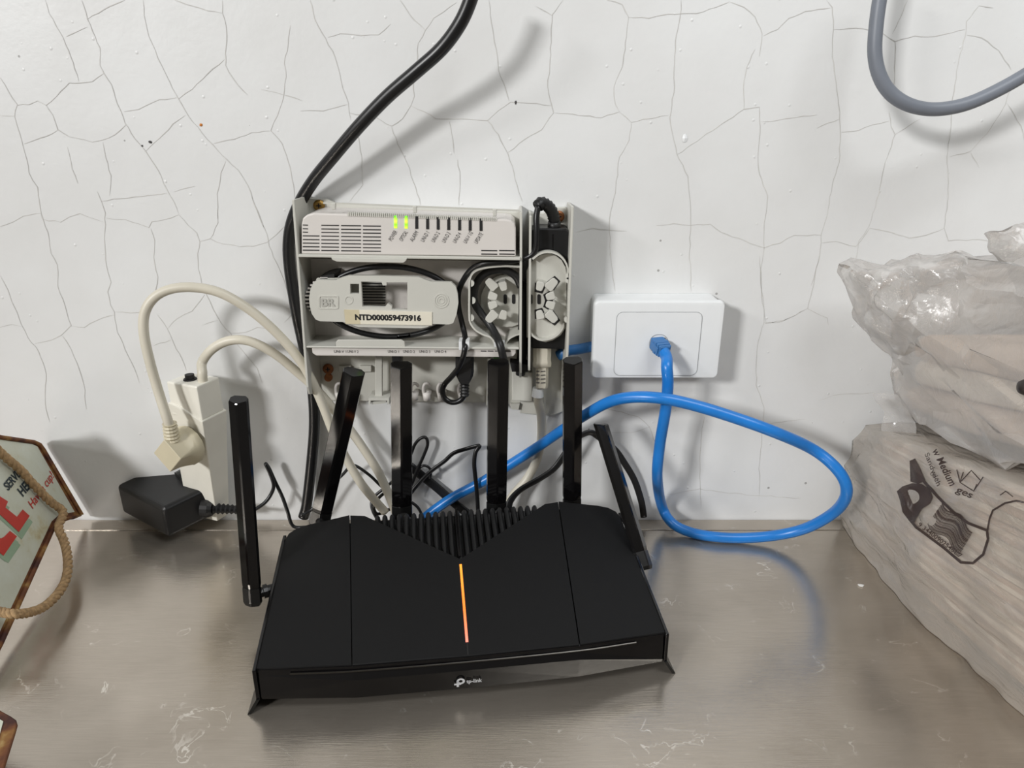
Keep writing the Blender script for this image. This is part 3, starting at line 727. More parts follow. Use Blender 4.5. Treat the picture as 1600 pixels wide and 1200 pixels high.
# fibre spool tray walls
ribbon_px([(812, 417), (785, 416), (757, 419), (741, 425), (734, 437), (733, 460), (733, 492), (735, 505), (743, 516), (755, 523), (766, 527), (772, 535), (773, 543)], .040, .014, .0016).build('spool_wall', M_NTD, ntd)
ribbon_px([(790, 543), (791, 536), (796, 529), (805, 524), (812, 522)], .040, .014, .0016).build('spool_wall', M_NTD, ntd)
for x, y in ((736, 443), (738, 470), (736, 497), (783, 406)):
    slab(arc(x, y, 5, 90 if x < 780 else 180, -90 if x < 780 else 360, 8), .041, .038).build('cable_tab', M_NTD, ntd)
def spool(cx, cy, sg, disc, dfl):
    if disc: slab(arc(cx, cy, 41, 0, 360, 28)[:-1], .019, .014).build('spool_disc', M_NTD, ntd)
    for a0, a1 in ((95, 172), (188, 265)):
        if sg > 0: a0, a1 = 180 - a1, 180 - a0
        ribbon_px(arc(cx, cy, 29, a0, a1, 10), dfl + .013, dfl, .0015).build('spool_arc', M_NTD, ntd)
        for f, T in ((.12, ((30, 5), (27, 6.5), (18, 5), (16, 3.5))), (.5, ((25, 6), (29, 7.5), (42, 6), (45, 4))), (.88, ((30, 5), (27, 6.5), (18, 5), (16, 3.5)))):
            a = a0 + (a1 - a0) * f; ca, sa = math.cos(math.radians(a)), -math.sin(math.radians(a))
            def pt(r, t): return (cx + ca * r - sa * t, cy + sa * r + ca * t)
            slab([pt(r, -t) for r, t in T] + [pt(r, t) for r, t in reversed(T)], dfl + .0145, dfl + .0125).build('spool_finger', M_NTD, ntd, bevel=.0004, seg=1)
            if disc is False:
                q0, q1 = (T[1][0], T[-1][0] + (3 if f == .5 else -3))
                slab([pt(q0, -9), pt(q1, -6), pt(q1, 6), pt(q0, 9)], dfl + .0004, dfl - .0005).build('spool_opening', M_DARK, ntd)
spool(792, 470, -1, True, .019)
for x in (789.5, 802.5):
    slab(rrect(x - 2.6, 460, x + 2.6, 475, 2.5), .0196, .018).build('spool_slot', M_DARK, ntd)
# bay spool plate
plate = [(823, 528), (823, 424), (827, 413), (835, 404), (846, 398), (857, 396), (868, 399), (878, 407), (884, 418), (886, 430), (885, 470), (884, 512), (876, 524), (864, 532), (853, 535), (840, 532), (832, 526)]
slab(plate, .0385, .0355).build('bay_spool_plate', M_NTD, ntd, bevel=.0006)
ribbon_px([(832, 405), (843, 397), (856, 394), (870, 397), (881, 406), (887, 419), (888, 432)], .046, .0385, .0016).build('spool_wall', M_NTD, ntd)
ribbon_px([(828, 518), (834, 526), (845, 531), (858, 530), (870, 524), (879, 513), (880, 505)], .044, .0385, .0016).build('spool_wall', M_NTD, ntd)
spool(838, 470, 1, False, .0385)
for x in (829.5, 842):
    slab(rrect(x - 2.6, 460, x + 2.6, 475.5, 2.5), .0392, .038).build('spool_slot', M_DARK, ntd)
for x, y in ((888, 432), (888, 438), (886, 500)):
    slab(arc(x, y, 4.5, 90, 270, 8), .049, .045).build('cable_tab', M_NTD, ntd)
# lower plate details
slab([(586, 557), (597, 557), (597, 624), (586, 624)], .022, .018).build('bracket_stem', M_NTD, ntd, bevel=.0005)
mb = slab([(576, 622), (608, 622), (608, 632), (605, 632), (605, 626), (579, 626), (579, 632), (576, 632)], .028, .008); mb.build('bracket_foot', M_NTD, ntd)
slab([(581, 628), (603, 626), (603, 630), (581, 632)], .026, .010).build('bracket_lip', M_NTD, ntd)
slab([(529, 572), (548, 572), (548, 576), (562, 576), (562, 572), (580, 572), (580, 581), (529, 582)], .010, .006).build('latch', M_NTD, ntd, bevel=.0005)
slab([(612, 556), (626, 556), (625, 574), (613, 574)], .040, .022).build('port_plug', M_CABLEM, ntd, bevel=.0006)
slab([(771, 560), (785, 560), (785, 567), (771, 567)], .040, .024).build('fibre_connector', mat('green_connector', (60, 120, 50), .5), ntd, bevel=.0006)
slab([(762, 560), (766, 560), (764, 630), (760, 634)], .030, .006).build('lower_partition', M_NTD, ntd)
slab([(800, 580), (832, 582), (832, 628), (800, 626)], .020, .006).build('cable_duct', M_NTD, ntd, bevel=.001)
slab([(797, 567), (825, 570), (825, 581), (800, 581)], .034, .020).build('duct_mouth', M_DARK, ntd)
slab([(798, 631), (812, 631), (810, 640), (801, 640)], .010, .006).build('duct_catch', M_NTD, ntd)
for x in (530, 648, 667, 690, 722):
    mb = MB(); mb.tube([at(x + 5, 603, .018), at(x + 2, 599.5, .022), at(x - 3, 600, .024), at(x - 5.5, 605, .025), at(x - 5.5, 612, .025), at(x - 4, 617, .025)], .0015, n=8)
    mb.rod([at(x - 1, 613, .024), at(x, 625, .024)], [.0040, .0034], n=12); mb.rod([at(x + 3, 612, .006), at(x + 1, 616, .024)], [.0034, .0030], n=10)
    mb.build('cable_hook', M_NTDL, ntd, smooth=True)
for x, y, m in ((499, 321, M_BRASS), (873, 338, M_RUSTY), (513, 576, M_RUSTY)):
    c = at(x, y, .0065); mb = MB(); mb.rod([c, c - V(0, .0016, 0), c - V(0, .0026, 0)], [.0052, .0052, .0036], n=18)
    s = mb.build('screw', m, ntd)
    k = c - V(0, .0027, 0); MB().box(k - V(.0022, .0002, .0005), k + V(.0022, .0003, .0005)).box(k - V(.0005, .0002, .0022), k + V(.0005, .0003, .0022)).build('cross_recess', M_DARK, s)
slab(arc(513, 590, 6.5, 0, 360, 14)[:-1], .0070, .0055).build('keyhole', M_RUSTY, ntd)

# adapter clipped in the bay, with its cord and plug
psu = thing('power_supply', 'black box power supply clipped inside the right bay of the wall unit', 'power supply', (.037, -.02, .19))
slab([(830, 360), (838, 356), (884, 357), (891, 362), (889, 402), (884, 546), (830, 545)], .0345, .0075).build('case', M_ADAPT, psu, bevel=.0015)
slab([(863, 366), (865, 366), (864.5, 400), (862.5, 400)], .0348, .034).build('case_seam', M_GLOSS, psu)
RP = [at(866, 357, .026), at(866, 345, .027), at(863, 332, .030), at(856, 322, .033), at(846, 317, .036), at(841, 322, .039)]
mb = MB(); mb.rod([at(866, 358, .026), at(866, 346, .027)], [.0062, .0056], n=14)
pp = catmull(RP[1:], 5)
mb.tube(pp, [(.0056 if i % 2 == 0 else .0046) for i in range(len(pp))], n=12, smooth=False)
mb.build('strain_relief', M_CABLEM, psu, smooth=True)
CP_ = [(841, 322, .039), (838, 340, .042), (838.5, 362, .044), (838, 384, .044), (833, 396, .043), (822, 403, .042), (803, 407, .041), (778, 410, .040), (755, 412, .038), (738, 420, .034), (725, 436, .030), (716.5, 456, .027), (716.5, 480, .026), (722, 505, .028), (726.5, 525, .036), (726.5, 541, .052), (724, 556, .053), (717, 574, .046), (705, 589, .036), (695, 600, .030), (691.5, 610, .030), (694, 621, .031), (702, 627.5, .032), (712, 628.5, .033), (721, 624, .033), (726, 616, .033)]
MB().tube([at(*q) for q in CP_], .00265, n=10, per=5).build('cord', M_CABLE, psu, smooth=True)
mb = MB(); a = at(726, 619, .033); mb.tube([at(726, 619 - 2.4 * i, .033) for i in range(10)], [(.0046 if i % 2 else .0037) for i in range(10)], n=12, smooth=False)
mb.loft([[at(726 + sx * w, y, .033 + sy * .0065) for sx, sy in ((-1, -.7), (-.7, -1), (.7, -1), (1, -.7), (1, .7), (.7, 1), (-.7, 1), (-1, .7))] for y, w in ((600, 6.5), (596, 9), (588, 13), (580, 14.5), (556, 14.5))])
mb.build('barrel_plug', M_CABLEM, psu)
MB().obox(at(720, 537, .046), V(.0014, 0, 0), V(0, .006, 0), V(0, 0, .004)).build('cord_clip', M_PLATE, ntd)
MB().obox(at(731, 537, .046), V(.0016, 0, 0), V(0, .006, 0), V(0, 0, .004)).build('cord_clip', M_PLATE, ntd)
MB().obox(at(775, 537, .043), V(.0016, 0, 0), V(0, .004, 0), V(0, 0, .003)).build('cord_clip', M_PLATE, ntd)
MB().obox(at(786, 538, .043), V(.0016, 0, 0), V(0, .004, 0), V(0, 0, .003)).build('cord_clip', M_PLATE, ntd)

def cable(name, label, pts, r, m, flat=1.0, ref=None, n=10, per=6, cat='cable', group=None):
    P = [q if isinstance(q, Vector) else at(*q) for q in pts]
    return tag(MB().tube(P, r, n=n, per=per, flat=flat, ref=ref).build(name, m, smooth=True), label, cat, group)
# fibre loop behind the cover, and spool cable
lp = [(608 + 103 * math.cos(math.radians(a)) + 8 * math.sin(math.radians(a)) * -1 * .5, 471 - 55 * math.sin(math.radians(a)), .0350) for a in range(-85, 290, 12)]
cable('fibre_cable', 'black fibre cable looped behind the oval cover of the wall unit', lp, .0027, M_CABLE)
cable('fibre_cable', 'black fibre cable wound on the round spool of the wall unit', [(789, 575, .050), (786, 558, .052), (781, 538, .050), (775, 524, .040), (765, 507, .031), (752, 490, .028), (741.5, 472, .028), (742, 450, .028), (752, 432, .028), (770, 422.5, .028), (790, 422.5, .028), (806, 432, .028), (814, 448, .028)], .0036, M_CABLEM)
cable('drop_cable', 'thick black cable running down the gap between the wall unit and its bay', [(818, 440, .020), (818, 470, .026), (817.5, 500, .026), (816, 530, .026), (815, 555, .024), (813, 585, .022)], .0046, M_CABLEM)

# white appliance plug in the bay and its lead
iec = thing('appliance_lead', 'cream moulded plug and lead hanging from the right bay of the wall unit', 'plug', (.03, -.03, .0))
mb = MB(); mb.loft([[at(847 + sx * w, y, .024 + sy * dd) for sx, sy in ((-1, -.6), (-.6, -1), (.6, -1), (1, -.6), (1, .6), (.6, 1), (-.6, 1), (-1, .6))] for y, w, dd in ((544, 14, .009), (556, 14, .009), (562, 13.5, .009), (567, 14.5, .0095), (573, 14, .009), (575, 10, .007), (604, 9.5, .0065), (607, 8, .006))])
smooth_by_angle(mb.build('plug_body', M_CREAM, iec), 40)
for i in range(4):
    for a, b in ((838, 843), (845, 852)):
        slab([(a, 580 + i * 6), (b, 579.5 + i * 6), (b, 580.7 + i * 6), (a, 581.2 + i * 6)], .0313, .0302).build('worn_marking', M_INK, iec)
mb = MB(); mb.rod([at(841, 606, .024), at(840, 619, .024)], [.0052, .0060], n=14); mb.build('collar', M_PLATE, iec)
MB().tube([at(*q) for q in [(842, 612, .024), (841, 626, .022), (845, 644, .017), (846.5, 668, .012), (844.5, 695, .0095), (836, 725, .0095), (821, 751, .012), (802, 773, .017), (788, 796, .022), (778, 808, .024)]], .0046, n=12).build('lead', M_CREAM, iec, smooth=True)

# ================================================================== WALL OUTLET
out = thing('wall_outlet', 'white surface-mounted data wall plate with a blue cable plugged in', 'wall outlet', (.135, 0, .17))
c0, c1 = at(929, 472, .034), at(1132, 475, .034)
X0, X1, Z0, Z1 = .0748, .1944, .1755, .2500
def rbox(x0, x1, z0, z1, r, y, n=5):
    R = []
    for cx, cz, a in ((x1 - r, z1 - r, 0), (x0 + r, z1 - r, 90), (x0 + r, z0 + r, 180), (x1 - r, z0 + r, 270)):
        R += [V(cx + r * math.cos(math.radians(a + 90 * i / n)), y, cz + r * math.sin(math.radians(a + 90 * i / n))) for i in range(n + 1)]
    return R
smooth_by_angle(MB().loft([rbox(X0 + .0012, X1 - .0012, Z0 + .0012, Z1 - .0012, .005, y) for y in (-.0003, -.028)]).build('mounting_block', M_PLATE, out), 40)
smooth_by_angle(MB().loft([rbox(X0, X1, Z0, Z1, .0045, -.0282), rbox(X0, X1, Z0, Z1, .0045, -.0335), rbox(X0 + .001, X1 - .001, Z0 + .001, Z1 - .001, .0045, -.0358), rbox(X0 + .0032, X1 - .0032, Z0 + .0032, Z1 - .0032, .004, -.0362)]).build('face_plate', M_PLATE, out), 30)
def outline_ring(pts, pts2, y, name, m, parent):
    mb = MB(); a = pts + [pts[0].copy()]; b = pts2 + [pts2[0].copy()]; e = V(0, .0006, 0)
    mb.loft([[p, q, q + e, p + e] for p, q in zip(a, b)]); return mb.build(name, m, parent)
pX0, pX1, pZ0, pZ1 = .0955, .1745, .1785, .2405
outline_ring(rbox(pX0, pX1, pZ0, pZ1, .006, -.0364), rbox(pX0 + .0005, pX1 - .0005, pZ0 + .0005, pZ1 - .0005, .0055, -.0364), 0, 'panel_seam', M_LINE, out)
smooth_by_angle(MB().loft([rbox(pX0 + .0006, pX1 - .0006, pZ0 + .0006, pZ1 - .0006, .0054, -.0358), rbox(pX0 + .0008, pX1 - .0008, pZ0 + .0008, pZ1 - .0008, .0052, -.0366)]).build('centre_panel', M_PLATE, out), 30)
pc = at(1029, 537, .0366)
outline_ring(rbox(pc.x - .0086, pc.x + .0086, pc.z - .0090, pc.z + .0092, .0075, -.0369, 6), rbox(pc.x - .0080, pc.x + .0080, pc.z - .0084, pc.z + .0086, .0070, -.0369, 6), 0, 'port_seam', M_LINE, out)
MB().box((pc.x - .0060, -.0369, pc.z - .0058), (pc.x + .0060, -.0364, pc.z + .0058)).build('port_opening', M_DARK, out)

# blue patch cable with its plug
blue = thing('patch_cable', 'bright blue network cable looping from the wall outlet down to the router', 'cable', (.2, -.05, 0))
p0 = at(1026, 535.5, .0372)
ax = V(.30, -1, -.22).normalized(); sx_ = V(1, .3, 0).normalized(); sz_ = sx_.cross(ax).normalized()
mb = MB()
for a, b, w, h in ((-.001, .006, .0062, .0056), (.006, .010, .0066, .0062), (.0104, .0135, .0062, .0060), (.0139, .0165, .0058, .0056)):
    mb.obox(p0 + ax * (a + b) / 2, sx_ * w, sz_ * h, ax * (b - a) / 2)
mb.obox(p0 + ax * .008, sx_ * .0050, sz_ * .0048, ax * .009)
mb.obox(p0 + ax * .009 - sx_ * .0064, sx_ * .0006, sz_ * .003, ax * .006)
mb.build('plug', M_BLUED, blue, bevel=.0005, seg=1)
e1 = p0 + ax * .013; e2 = p0 + ax * .021 + V(0, 0, -.004)
mb = MB(); mb.rod([e1, e2], [.0056, .0050], n=14); mb.build('plug_boot', M_BLUE, blue, smooth=False)
BL = [e1, e2] + [at(*q) for q in [(1042, 575, .066), (1043.5, 600, .066), (1040, 640, .062), (1031, 695, .058), (1027, 745, .054)]]
BL += [onz(1034, 790, .026), onz(1050, 817, .012), onz(1080, 832, .0062), onz(1120, 839, .0062), onz(1165, 840.5, .0066), onz(1215, 836, .012), onz(1260, 825, .026), onz(1300, 803, .052), onz(1320, 780, .078), onz(1321, 755, .098), onz(1303, 728, .113), onz(1268, 701, .126)]
BL += [at(*q) for q in [(1210, 675, .100), (1140, 650, .094), (1080, 632, .088), (1030, 622, .084), (985, 621, .074), (950, 629, .062), (915, 648, .045), (880, 671, .034), (845, 695, .022), (800, 724, .016), (755, 752, .016), (710, 776, .016), (680, 796, .018), (660, 812, .02)]]
MB().tube(BL, .00525, n=14, per=7).build('cord', M_BLUE, blue, smooth=True)
cable('patch_cable', 'short stub of blue cable between the wall unit and the outlet', [(872, 556, .012), (888, 548, .014), (905, 545.5, .015), (928, 541, .016), (944, 540, .017)], .0052, M_BLUED)

# ================================================================== POWER STRIP, PLUG, ADAPTER
ps = thing('power_strip', 'white upright power board leaning by the wall with a plug in it', 'power board', (-.305, -.03, 0))
fe = at(306, 597, .058); fe.z = 0; SA = math.radians(22)
dl = V(-math.cos(SA), math.sin(SA), 0); dr = V(math.sin(SA), math.cos(SA), 0)
def rect_ring(c, l, r, z, k=0): return [c + V(0, 0, z) + dl * a + dr * b for a, b in ((-k, -k), (l + k, -k), (l + k, r + k), (-k, r + k))]
sl, sr = .037, .028
lean = V(-.0195, .036, .012)
MB().loft([rect_ring(fe, sl, sr, .1415), rect_ring(fe, sl, sr, .1755)]).build('top_section', M_STRIP, ps, bevel=.0014)
# main section with an arched upper edge
mb = MB(); k = .0016
segs = 10; pl = []
for i in range(segs + 1):
    a = i / segs; pl.append((a * (sl + 2 * k) - k, .1415 + .013 * math.sin(a * math.pi / 2) ** 1.3))
face = [fe + lean + dl * (-k) - dr * k] + [fe + dl * a - dr * k + V(0, 0, z) for a, z in pl] + [fe + lean + dl * (sl + k) - dr * k]
n = len(face); bk = [p + dr * ((.014 if i in (0, n - 1) else sr) + 2 * k) for i, p in enumerate(face)]
mb.add(face + bk, [tuple(range(n)), tuple(reversed(range(n, 2 * n)))] + [(i, i + n, (i + 1) % n + n, (i + 1) % n) for i in range(n)]); mb.build('main_section', M_STRIP, ps, bevel=.001)
cbtn = fe + dl * sl * .55 + dr * sr * .45 + V(0, 0, .1755)
MB().rod([cbtn, cbtn + V(0, 0, .0012)], [.0062, .0058], n=16).rod([cbtn + V(0, 0, .001), cbtn + V(0, 0, .0052)], [.0042, .0042], n=16).build('reset_button', M_DARK, ps)
# plug
nrm = -dr
plug = thing('mains_plug', 'yellowed cream mains plug with ribbed cord looping up from the power board', 'plug', (-.31, -.07, .09))
cc = fe + V(.0, 0, .114) + dl * sl * .56 + nrm * .0018
upv = (V(0, 0, 1) + dl).normalized(); sd = (dl - V(0, 0, 1)).normalized()
def sq(c, w, h, rr, n=4):
    out_ = []
    for a0 in (0, 90, 180, 270):
        for i in range(n + 1):
            a = math.radians(a0 + 90 * i / n); sx = 1 if a0 in (0, 270) else -1; sy = 1 if a0 in (0, 90) else -1
            out_.append(c + sd * ((w - rr) * sx + rr * math.cos(a)) + upv * ((h - rr) * sy + rr * math.sin(a)))
    return out_
rings = [sq(cc + nrm * s, w, h, r_) for s, w, h, r_ in ((0, .0195, .0195, .019), (.004, .0195, .0195, .019), (.006, .0185, .0185, .018), (.009, .0155, .0155, .009), (.015, .0135, .0130, .004), (.0255, .0118, .0118, .0008), (.026, .0113, .0113, .0008))]
smooth_by_angle(MB().loft(rings).build('plug_body', M_CREAMD, plug), 35)
rb = cc + nrm * .017 + V(0, 0, .008) ; rt = cc + nrm * .019 + V(.002, 0, .030)
mb = MB(); mb.tube([rb.lerp(rt, i / 13) for i in range(14)], [(.0078 if i % 2 else .0066) * (1 - .18 * i / 13) for i in range(14)], n=14, smooth=False)
mb.build('strain_relief', M_CREAMD, plug)
CB = [rt - V(0, 0, .004), rt + V(-.001, -.001, .006)] + [at(*q) for q in [(247, 610, .066), (234, 565, .065), (225, 522, .063), (226, 490, .060), (240, 466, .057), (266, 452, .054), (303, 449, .052), (345, 458, .050), (390, 484, .046), (430, 518, .042), (462, 554, .038), (484, 588, .036), (503, 630, .036), (522, 678, .036), (542, 718, .036), (564, 755, .036), (585, 781, .034), (602, 800, .03)]]
MB().tube(CB, .0043, n=12, per=6).build('cord', M_CREAM, plug, smooth=True)
ct = fe + dl * sl * .18 + dr * sr * .5 + V(0, 0, .1755)
cable('extension_lead', 'cream lead arching from the top of the power board behind the wall unit', [ct - V(0, 0, .002), ct + V(.001, 0, .008), at(316, 566, .036), at(330, 547, .036), at(352, 534, .036), at(378, 531, .036), at(405, 539, .034), at(435, 557, .030), at(465, 582, .026), at(492, 606, .024), at(520, 638, .024), at(548, 673, .024), at(572, 707, .026), at(592, 739, .028), at(609, 777, .030), at(618, 800, .028)], .0044, M_CREAM, n=12)

ad = thing('power_adapter', 'black plug-pack adapter lying on the bench below the power board', 'adapter', (-.35, -.04, .0))
f0 = V(-.3460, -.0510, 0)
al = V(-math.cos(math.radians(32)), math.sin(math.radians(32)), .05).normalized(); ar = V(math.cos(math.radians(37)), math.sin(math.radians(37)), .22).normalized()
hz = V(0, 0, .0345)
def apt(a, b, c): return f0 + al * a + ar * b + V(0, 0, .0085) + hz * c
mb = MB(); ext = V(0, 0, .0345)
mb.prism([apt(0, 0, 0), apt(.081, 0, 0), apt(.081, .049, 0), apt(0, .049, 0)], ext); o = mb.build('case', M_ADAPT, ad, bevel=.0042, seg=4)
mb = MB(); mb.prism([apt(.0004, .0495, 0), apt(.074, .0495, .0), apt(.068, .0535, .0), apt(.006, .0535, 0)], V(0, 0, .0345)); mb.build('rear_cover', M_ADAPT, ad, bevel=.003, seg=3)
pcn = apt(.036, .040, .90)
mb = MB(); mb.rod([pcn, pcn + V(.006, .006, .003), pcn + V(.010, .010, .004)], [.0125, .0115, .010], n=18); mb.build('pin_housing', M_ADAPT, ad, smooth=False)
s0 = apt(-.001, .039, .40)
sdir = V(.98, .08, -.10).normalized()
mb = MB(); mb.rod([s0 - sdir * .004, s0 + sdir * .003, s0 + sdir * .007], [.0095, .0095, .0075], n=16)
mb.tube([s0 + sdir * (.006 + .0022 * i) for i in range(13)], [(.0062 if i % 2 else .0042) * (1 - .22 * i / 13) for i in range(13)], n=12, smooth=False)
mb.build('strain_relief', M_CABLEM, ad)
s1 = s0 + sdir * .030
MB().tube([s1, s1 + sdir * .012, at(394, 798, .030), at(412, 787, .026), at(423, 773, .022), at(427.5, 758, .020), at(421, 738, .018), at(415, 725, .018), at(420, 731, .014), at(430, 753, .014), at(441, 776, .016), at(449, 798, .020), onz(458, 822, .004), onz(480, 824, .003)], .0019, n=8).build('cord', M_CABLE, ad, smooth=True)

# ================================================================== LOOSE CABLES
cable('mains_cable', 'thick black cable sweeping down the wall to the left edge of the wall unit', [(746, -40, .060), (735, 0, .058), (718, 38, .056), (690, 76, .052), (650, 112, .048), (604, 152, .042), (560, 198, .036), (520, 245, .028), (490, 282, .020), (468, 318, .012), (455, 352, .009), (451, 385, .0085), (453, 420, .0085), (459, 460, .0085), (466, 500, .0085), (476, 545, .0085), (486, 590, .0085), (490.5, 630, .0085), (491, 670, .009), (488, 710, .010), (484, 750, .012), (479, 790, .014), (474, 808, .015)], .0055, M_CABLE, n=14)
cable('thin_cord', 'thin black cord crossing behind the tilted antenna and the second antenna', [(470, 806, .030), (488, 795, .024), (515, 762, .020), (536, 741, .018), (546, 730, .018), (556, 728, .018), (578, 743, .018), (601, 764, .018), (625, 775, .018), (650, 790, .018), (660, 806, .02)], .0016, M_CABLE)
cable('thin_cord', 'looped thin black twin cord behind the second upright antenna', [(590, 812, .026), (583, 799, .022), (580.5, 786, .018), (587, 774, .014), (600, 763, .012), (622, 744, .012), (640, 714, .012), (648, 695, .012), (657, 685, .012), (665.5, 684, .012), (668, 695, .012), (662, 712, .012), (652, 734, .013), (643, 757, .014), (630, 778, .016), (610, 795, .02), (590, 803, .024), (584, 792, .026), (590, 780, .026), (606, 768, .024), (630, 768, .022)], .0017, M_CABLE)
cable('thin_cord', 'thin black twin cord kinked at a sharp corner above the ribbed vent', [(636, 778, .020), (646, 765, .016), (660, 749, .014), (675, 735, .014), (694, 721, .014), (709, 708, .014), (730, 701, .015), (745, 697, .016), (749, 697.5, .018), (743, 707, .020), (741, 725, .022), (743.5, 752, .024), (746, 780, .026), (747, 806, .028)], .0022, M_CABLE, flat=.6, ref=(0, 1, 0))
cable('flat_strap', 'flat matte black cord running diagonally down behind the router', [(640, 728, .006), (660, 744, .006), (685, 764, .006), (712, 788, .008), (735, 806, .01)], .0050, M_CABLEM, flat=.35, ref=(0, 1, 0))
cable('thin_cord', 'small black cord arch beside the second upright antenna', [(650, 744, .012), (657, 730, .012), (666, 728, .012), (673, 735, .012), (672, 748, .012)], .0014, M_CABLE)
cable('flat_cable', 'flat black cable arching up behind the two right antennas', [(792, 812, .050), (794, 795, .048), (799, 780, .044), (815, 764, .038), (845, 747, .032), (867, 731, .028), (885, 706, .026), (900, 686, .024), (912, 678.5, .022), (924, 676, .020), (937, 684, .018), (960, 702, .014), (974, 721, .012), (991, 750, .010), (1002, 783, .009), (1006, 808, .010)], .0036, M_CABLEM, flat=.45, ref=(0, 1, .3))
cable('grey_hose', 'slate grey hose hanging in a curve at the top right of the wall', [(1386, -60, .040), (1376, -10, .042), (1369, 40, .044), (1367, 85, .046), (1375, 120, .048), (1392, 146, .050), (1418, 163, .052), (1450, 170.5, .052), (1485, 168.5, .052), (1520, 159, .052), (1560, 140.5, .052), (1600, 118, .052), (1660, 80, .052)], .0054, M_GREY, n=14, cat='hose')

# ================================================================== OLD ENAMEL SIGN AND ROPE
pA, pB, pC = at(128, 806, .007), onz(0, 1004, .010), at(60, 694, .007)
SN = (pB - pA).cross(pC - pA).normalized()
if SN.x < 0: SN = -SN
def sgn(x, y, k=0.0): return onplane(x, y, pA, SN) + SN * k
sign = thing('metal_sign', 'rust-edged vintage coffee sign with red letters leaning at the left of the bench', 'sign', (-.5, -.1, 0))
edge = [(-42, 672), (0, 682), (52, 690), (59, 693), (64, 699), (128, 806), (116, 811), (100, 812), (84, 820), (0, 1004), (-42, 1086)]
def inset(px, d):
    out_ = []; c = Vector((sum(p[0] for p in px) / len(px), sum(p[1] for p in px) / len(px)))
    return [(p[0] + (c.x - p[0]) / (Vector(p) - c).length * d, p[1] + (c.y - p[1]) / (Vector(p) - c).length * d) for p in px]
MB().prism([sgn(*p) for p in edge], SN * -.0012).build('sign_back', M_RUST, sign)
face = [(-41, 678), (0, 687), (50, 694), (58, 698), (116, 800), (100, 803), (90, 806), (80, 815), (-6, 998), (-41, 1066)]
MB().prism([sgn(*p, .0004) for p in face], SN * -.0006).build('enamel_face', M_ENAMEL, sign)
rim = [sgn(*p, .0010) for p in [(-42, 674), (0, 684), (52, 691.5), (60, 695), (66, 703), (126, 805), (100, 812), (84, 820), (42, 912), (0, 1004), (-42, 1086)]]
for i in range(len(rim) - 1):
    pass
MB().tube(rim, .0022, n=8, smooth=False).build('rolled_rim', M_RUST, sign, smooth=True)
def sgpoly(px, k, name, m):
    MB().add([sgn(*p, k) for p in px], [tuple(range(len(px)))]).build(name, m, sign)
E1 = [(-22, 760), (0, 777), (11, 784), (7, 793.5), (25, 808), (34, 796.5), (45, 806.5), (28, 832), (0, 806), (-14, 794), (-24, 806), (-36, 796)]
E2 = [(-40, 812), (-30, 818), (-12, 838), (0, 842), (5, 839), (14, 830), (25, 838.5), (4, 869), (0, 866), (-30, 838)]
sh = lambda P: [(x + 3, y + 9) for x, y in P]
sgpoly(sh(E1), .0006, 'letter_shadow', M_GREEN); sgpoly(sh(E2), .0006, 'letter_shadow', M_GREEN)
sgpoly([(45, 811), (50, 816), (33, 843), (27, 838), (29, 834)], .0007, 'letter_shadow', M_GREEN)
sgpoly([(25, 847), (31, 852), (12, 880), (-4, 870), (5, 873)], .0007, 'letter_shadow', M_GREEN)
sgpoly(E1, .0009, 'red_letter', M_RED); sgpoly(E2, .0009, 'red_letter', M_RED)
def sgtext(body, p0, p1, pu, m, bold=0.0, shear=0.0):
    a, b, c = sgn(*p0, .0009), sgn(*p1, .0009), sgn(*pu, .0009)
    text_on(body, a, b - a, c - a, 'sign_lettering', m, sign, bold=bold, shear=shear)
sgtext('SERVED', (12, 768), (37, 737), (3, 757), M_NAVY, .03)
sgtext('HERE', (35, 777), (54, 753), (25, 765), M_NAVY, .03)
sgtext('Have a cup!', (53, 799), (87, 748), (41, 786), M_RED, .01, .2)
# twisted jute twine
rp = [sgn(-30, 690, .006), sgn(-4, 716, .006), sgn(22, 738, .006), sgn(46, 764, .006), sgn(68, 788, .007), sgn(83, 806, .010)]
rp += [onz(92, 824, .034), onz(101, 848, .028), onz(106, 874, .022), onz(104, 902, .019), onz(92, 926, .019), onz(72, 946, .022), onz(50, 956, .026), onz(25, 959.5, .034), onz(0, 956, .036), onz(-30, 950, .044)]
cl = catmull(rp, 14); rope = thing('twine_loop', 'loose loop of brown jute twine draped over the coffee sign', 'twine', (-.42, -.1, .02))
for k in range(3):
    pts = []; nrm_ = None
    for i, p in enumerate(cl):
        t = (cl[min(i + 1, len(cl) - 1)] - cl[max(i - 1, 0)]).normalized()
        nrm_ = (V(0, 0, 1) - t * t.z).normalized() if nrm_ is None else (nrm_ - t * nrm_.dot(t)).normalized()
        a = i * .55 + k * 2.094
        pts.append(p + (nrm_ * math.cos(a) + t.cross(nrm_) * math.sin(a)) * .0019)
    MB().tube(pts, .0023, n=6, smooth=False).build('strand', M_ROPE, rope, smooth=True)
# second plate corner at the lower left
s2 = thing('metal_sign', 'rusty corner of another metal plate at the lower left of the bench', 'sign', onz(-30, 1180, 0))
P2 = [(-90, 1070), (0, 1109), (18, 1119), (25, 1124), (27, 1131), (24, 1142), (4, 1206), (-20, 1290), (-90, 1290)]
MB().prism([onz(x, y, .030) for x, y in P2], (0, 0, -.0025)).build('plate', M_RUST, s2, bevel=.0009)
MB().prism([onz(x, y, .0304) for x, y in [(-90, 1088), (-10, 1118), (5, 1127), (0, 1145), (-40, 1290), (-90, 1290)]], (0, 0, -.0006)).build('enamel_face', M_ENAMEL, s2)
MB().prism([onz(x, y, .0275) for x, y in [(-80, 1100), (-15, 1125), (-50, 1280), (-85, 1280)]], (0, 0, -.0275)).build('plate_spacer', M_RUST, s2)

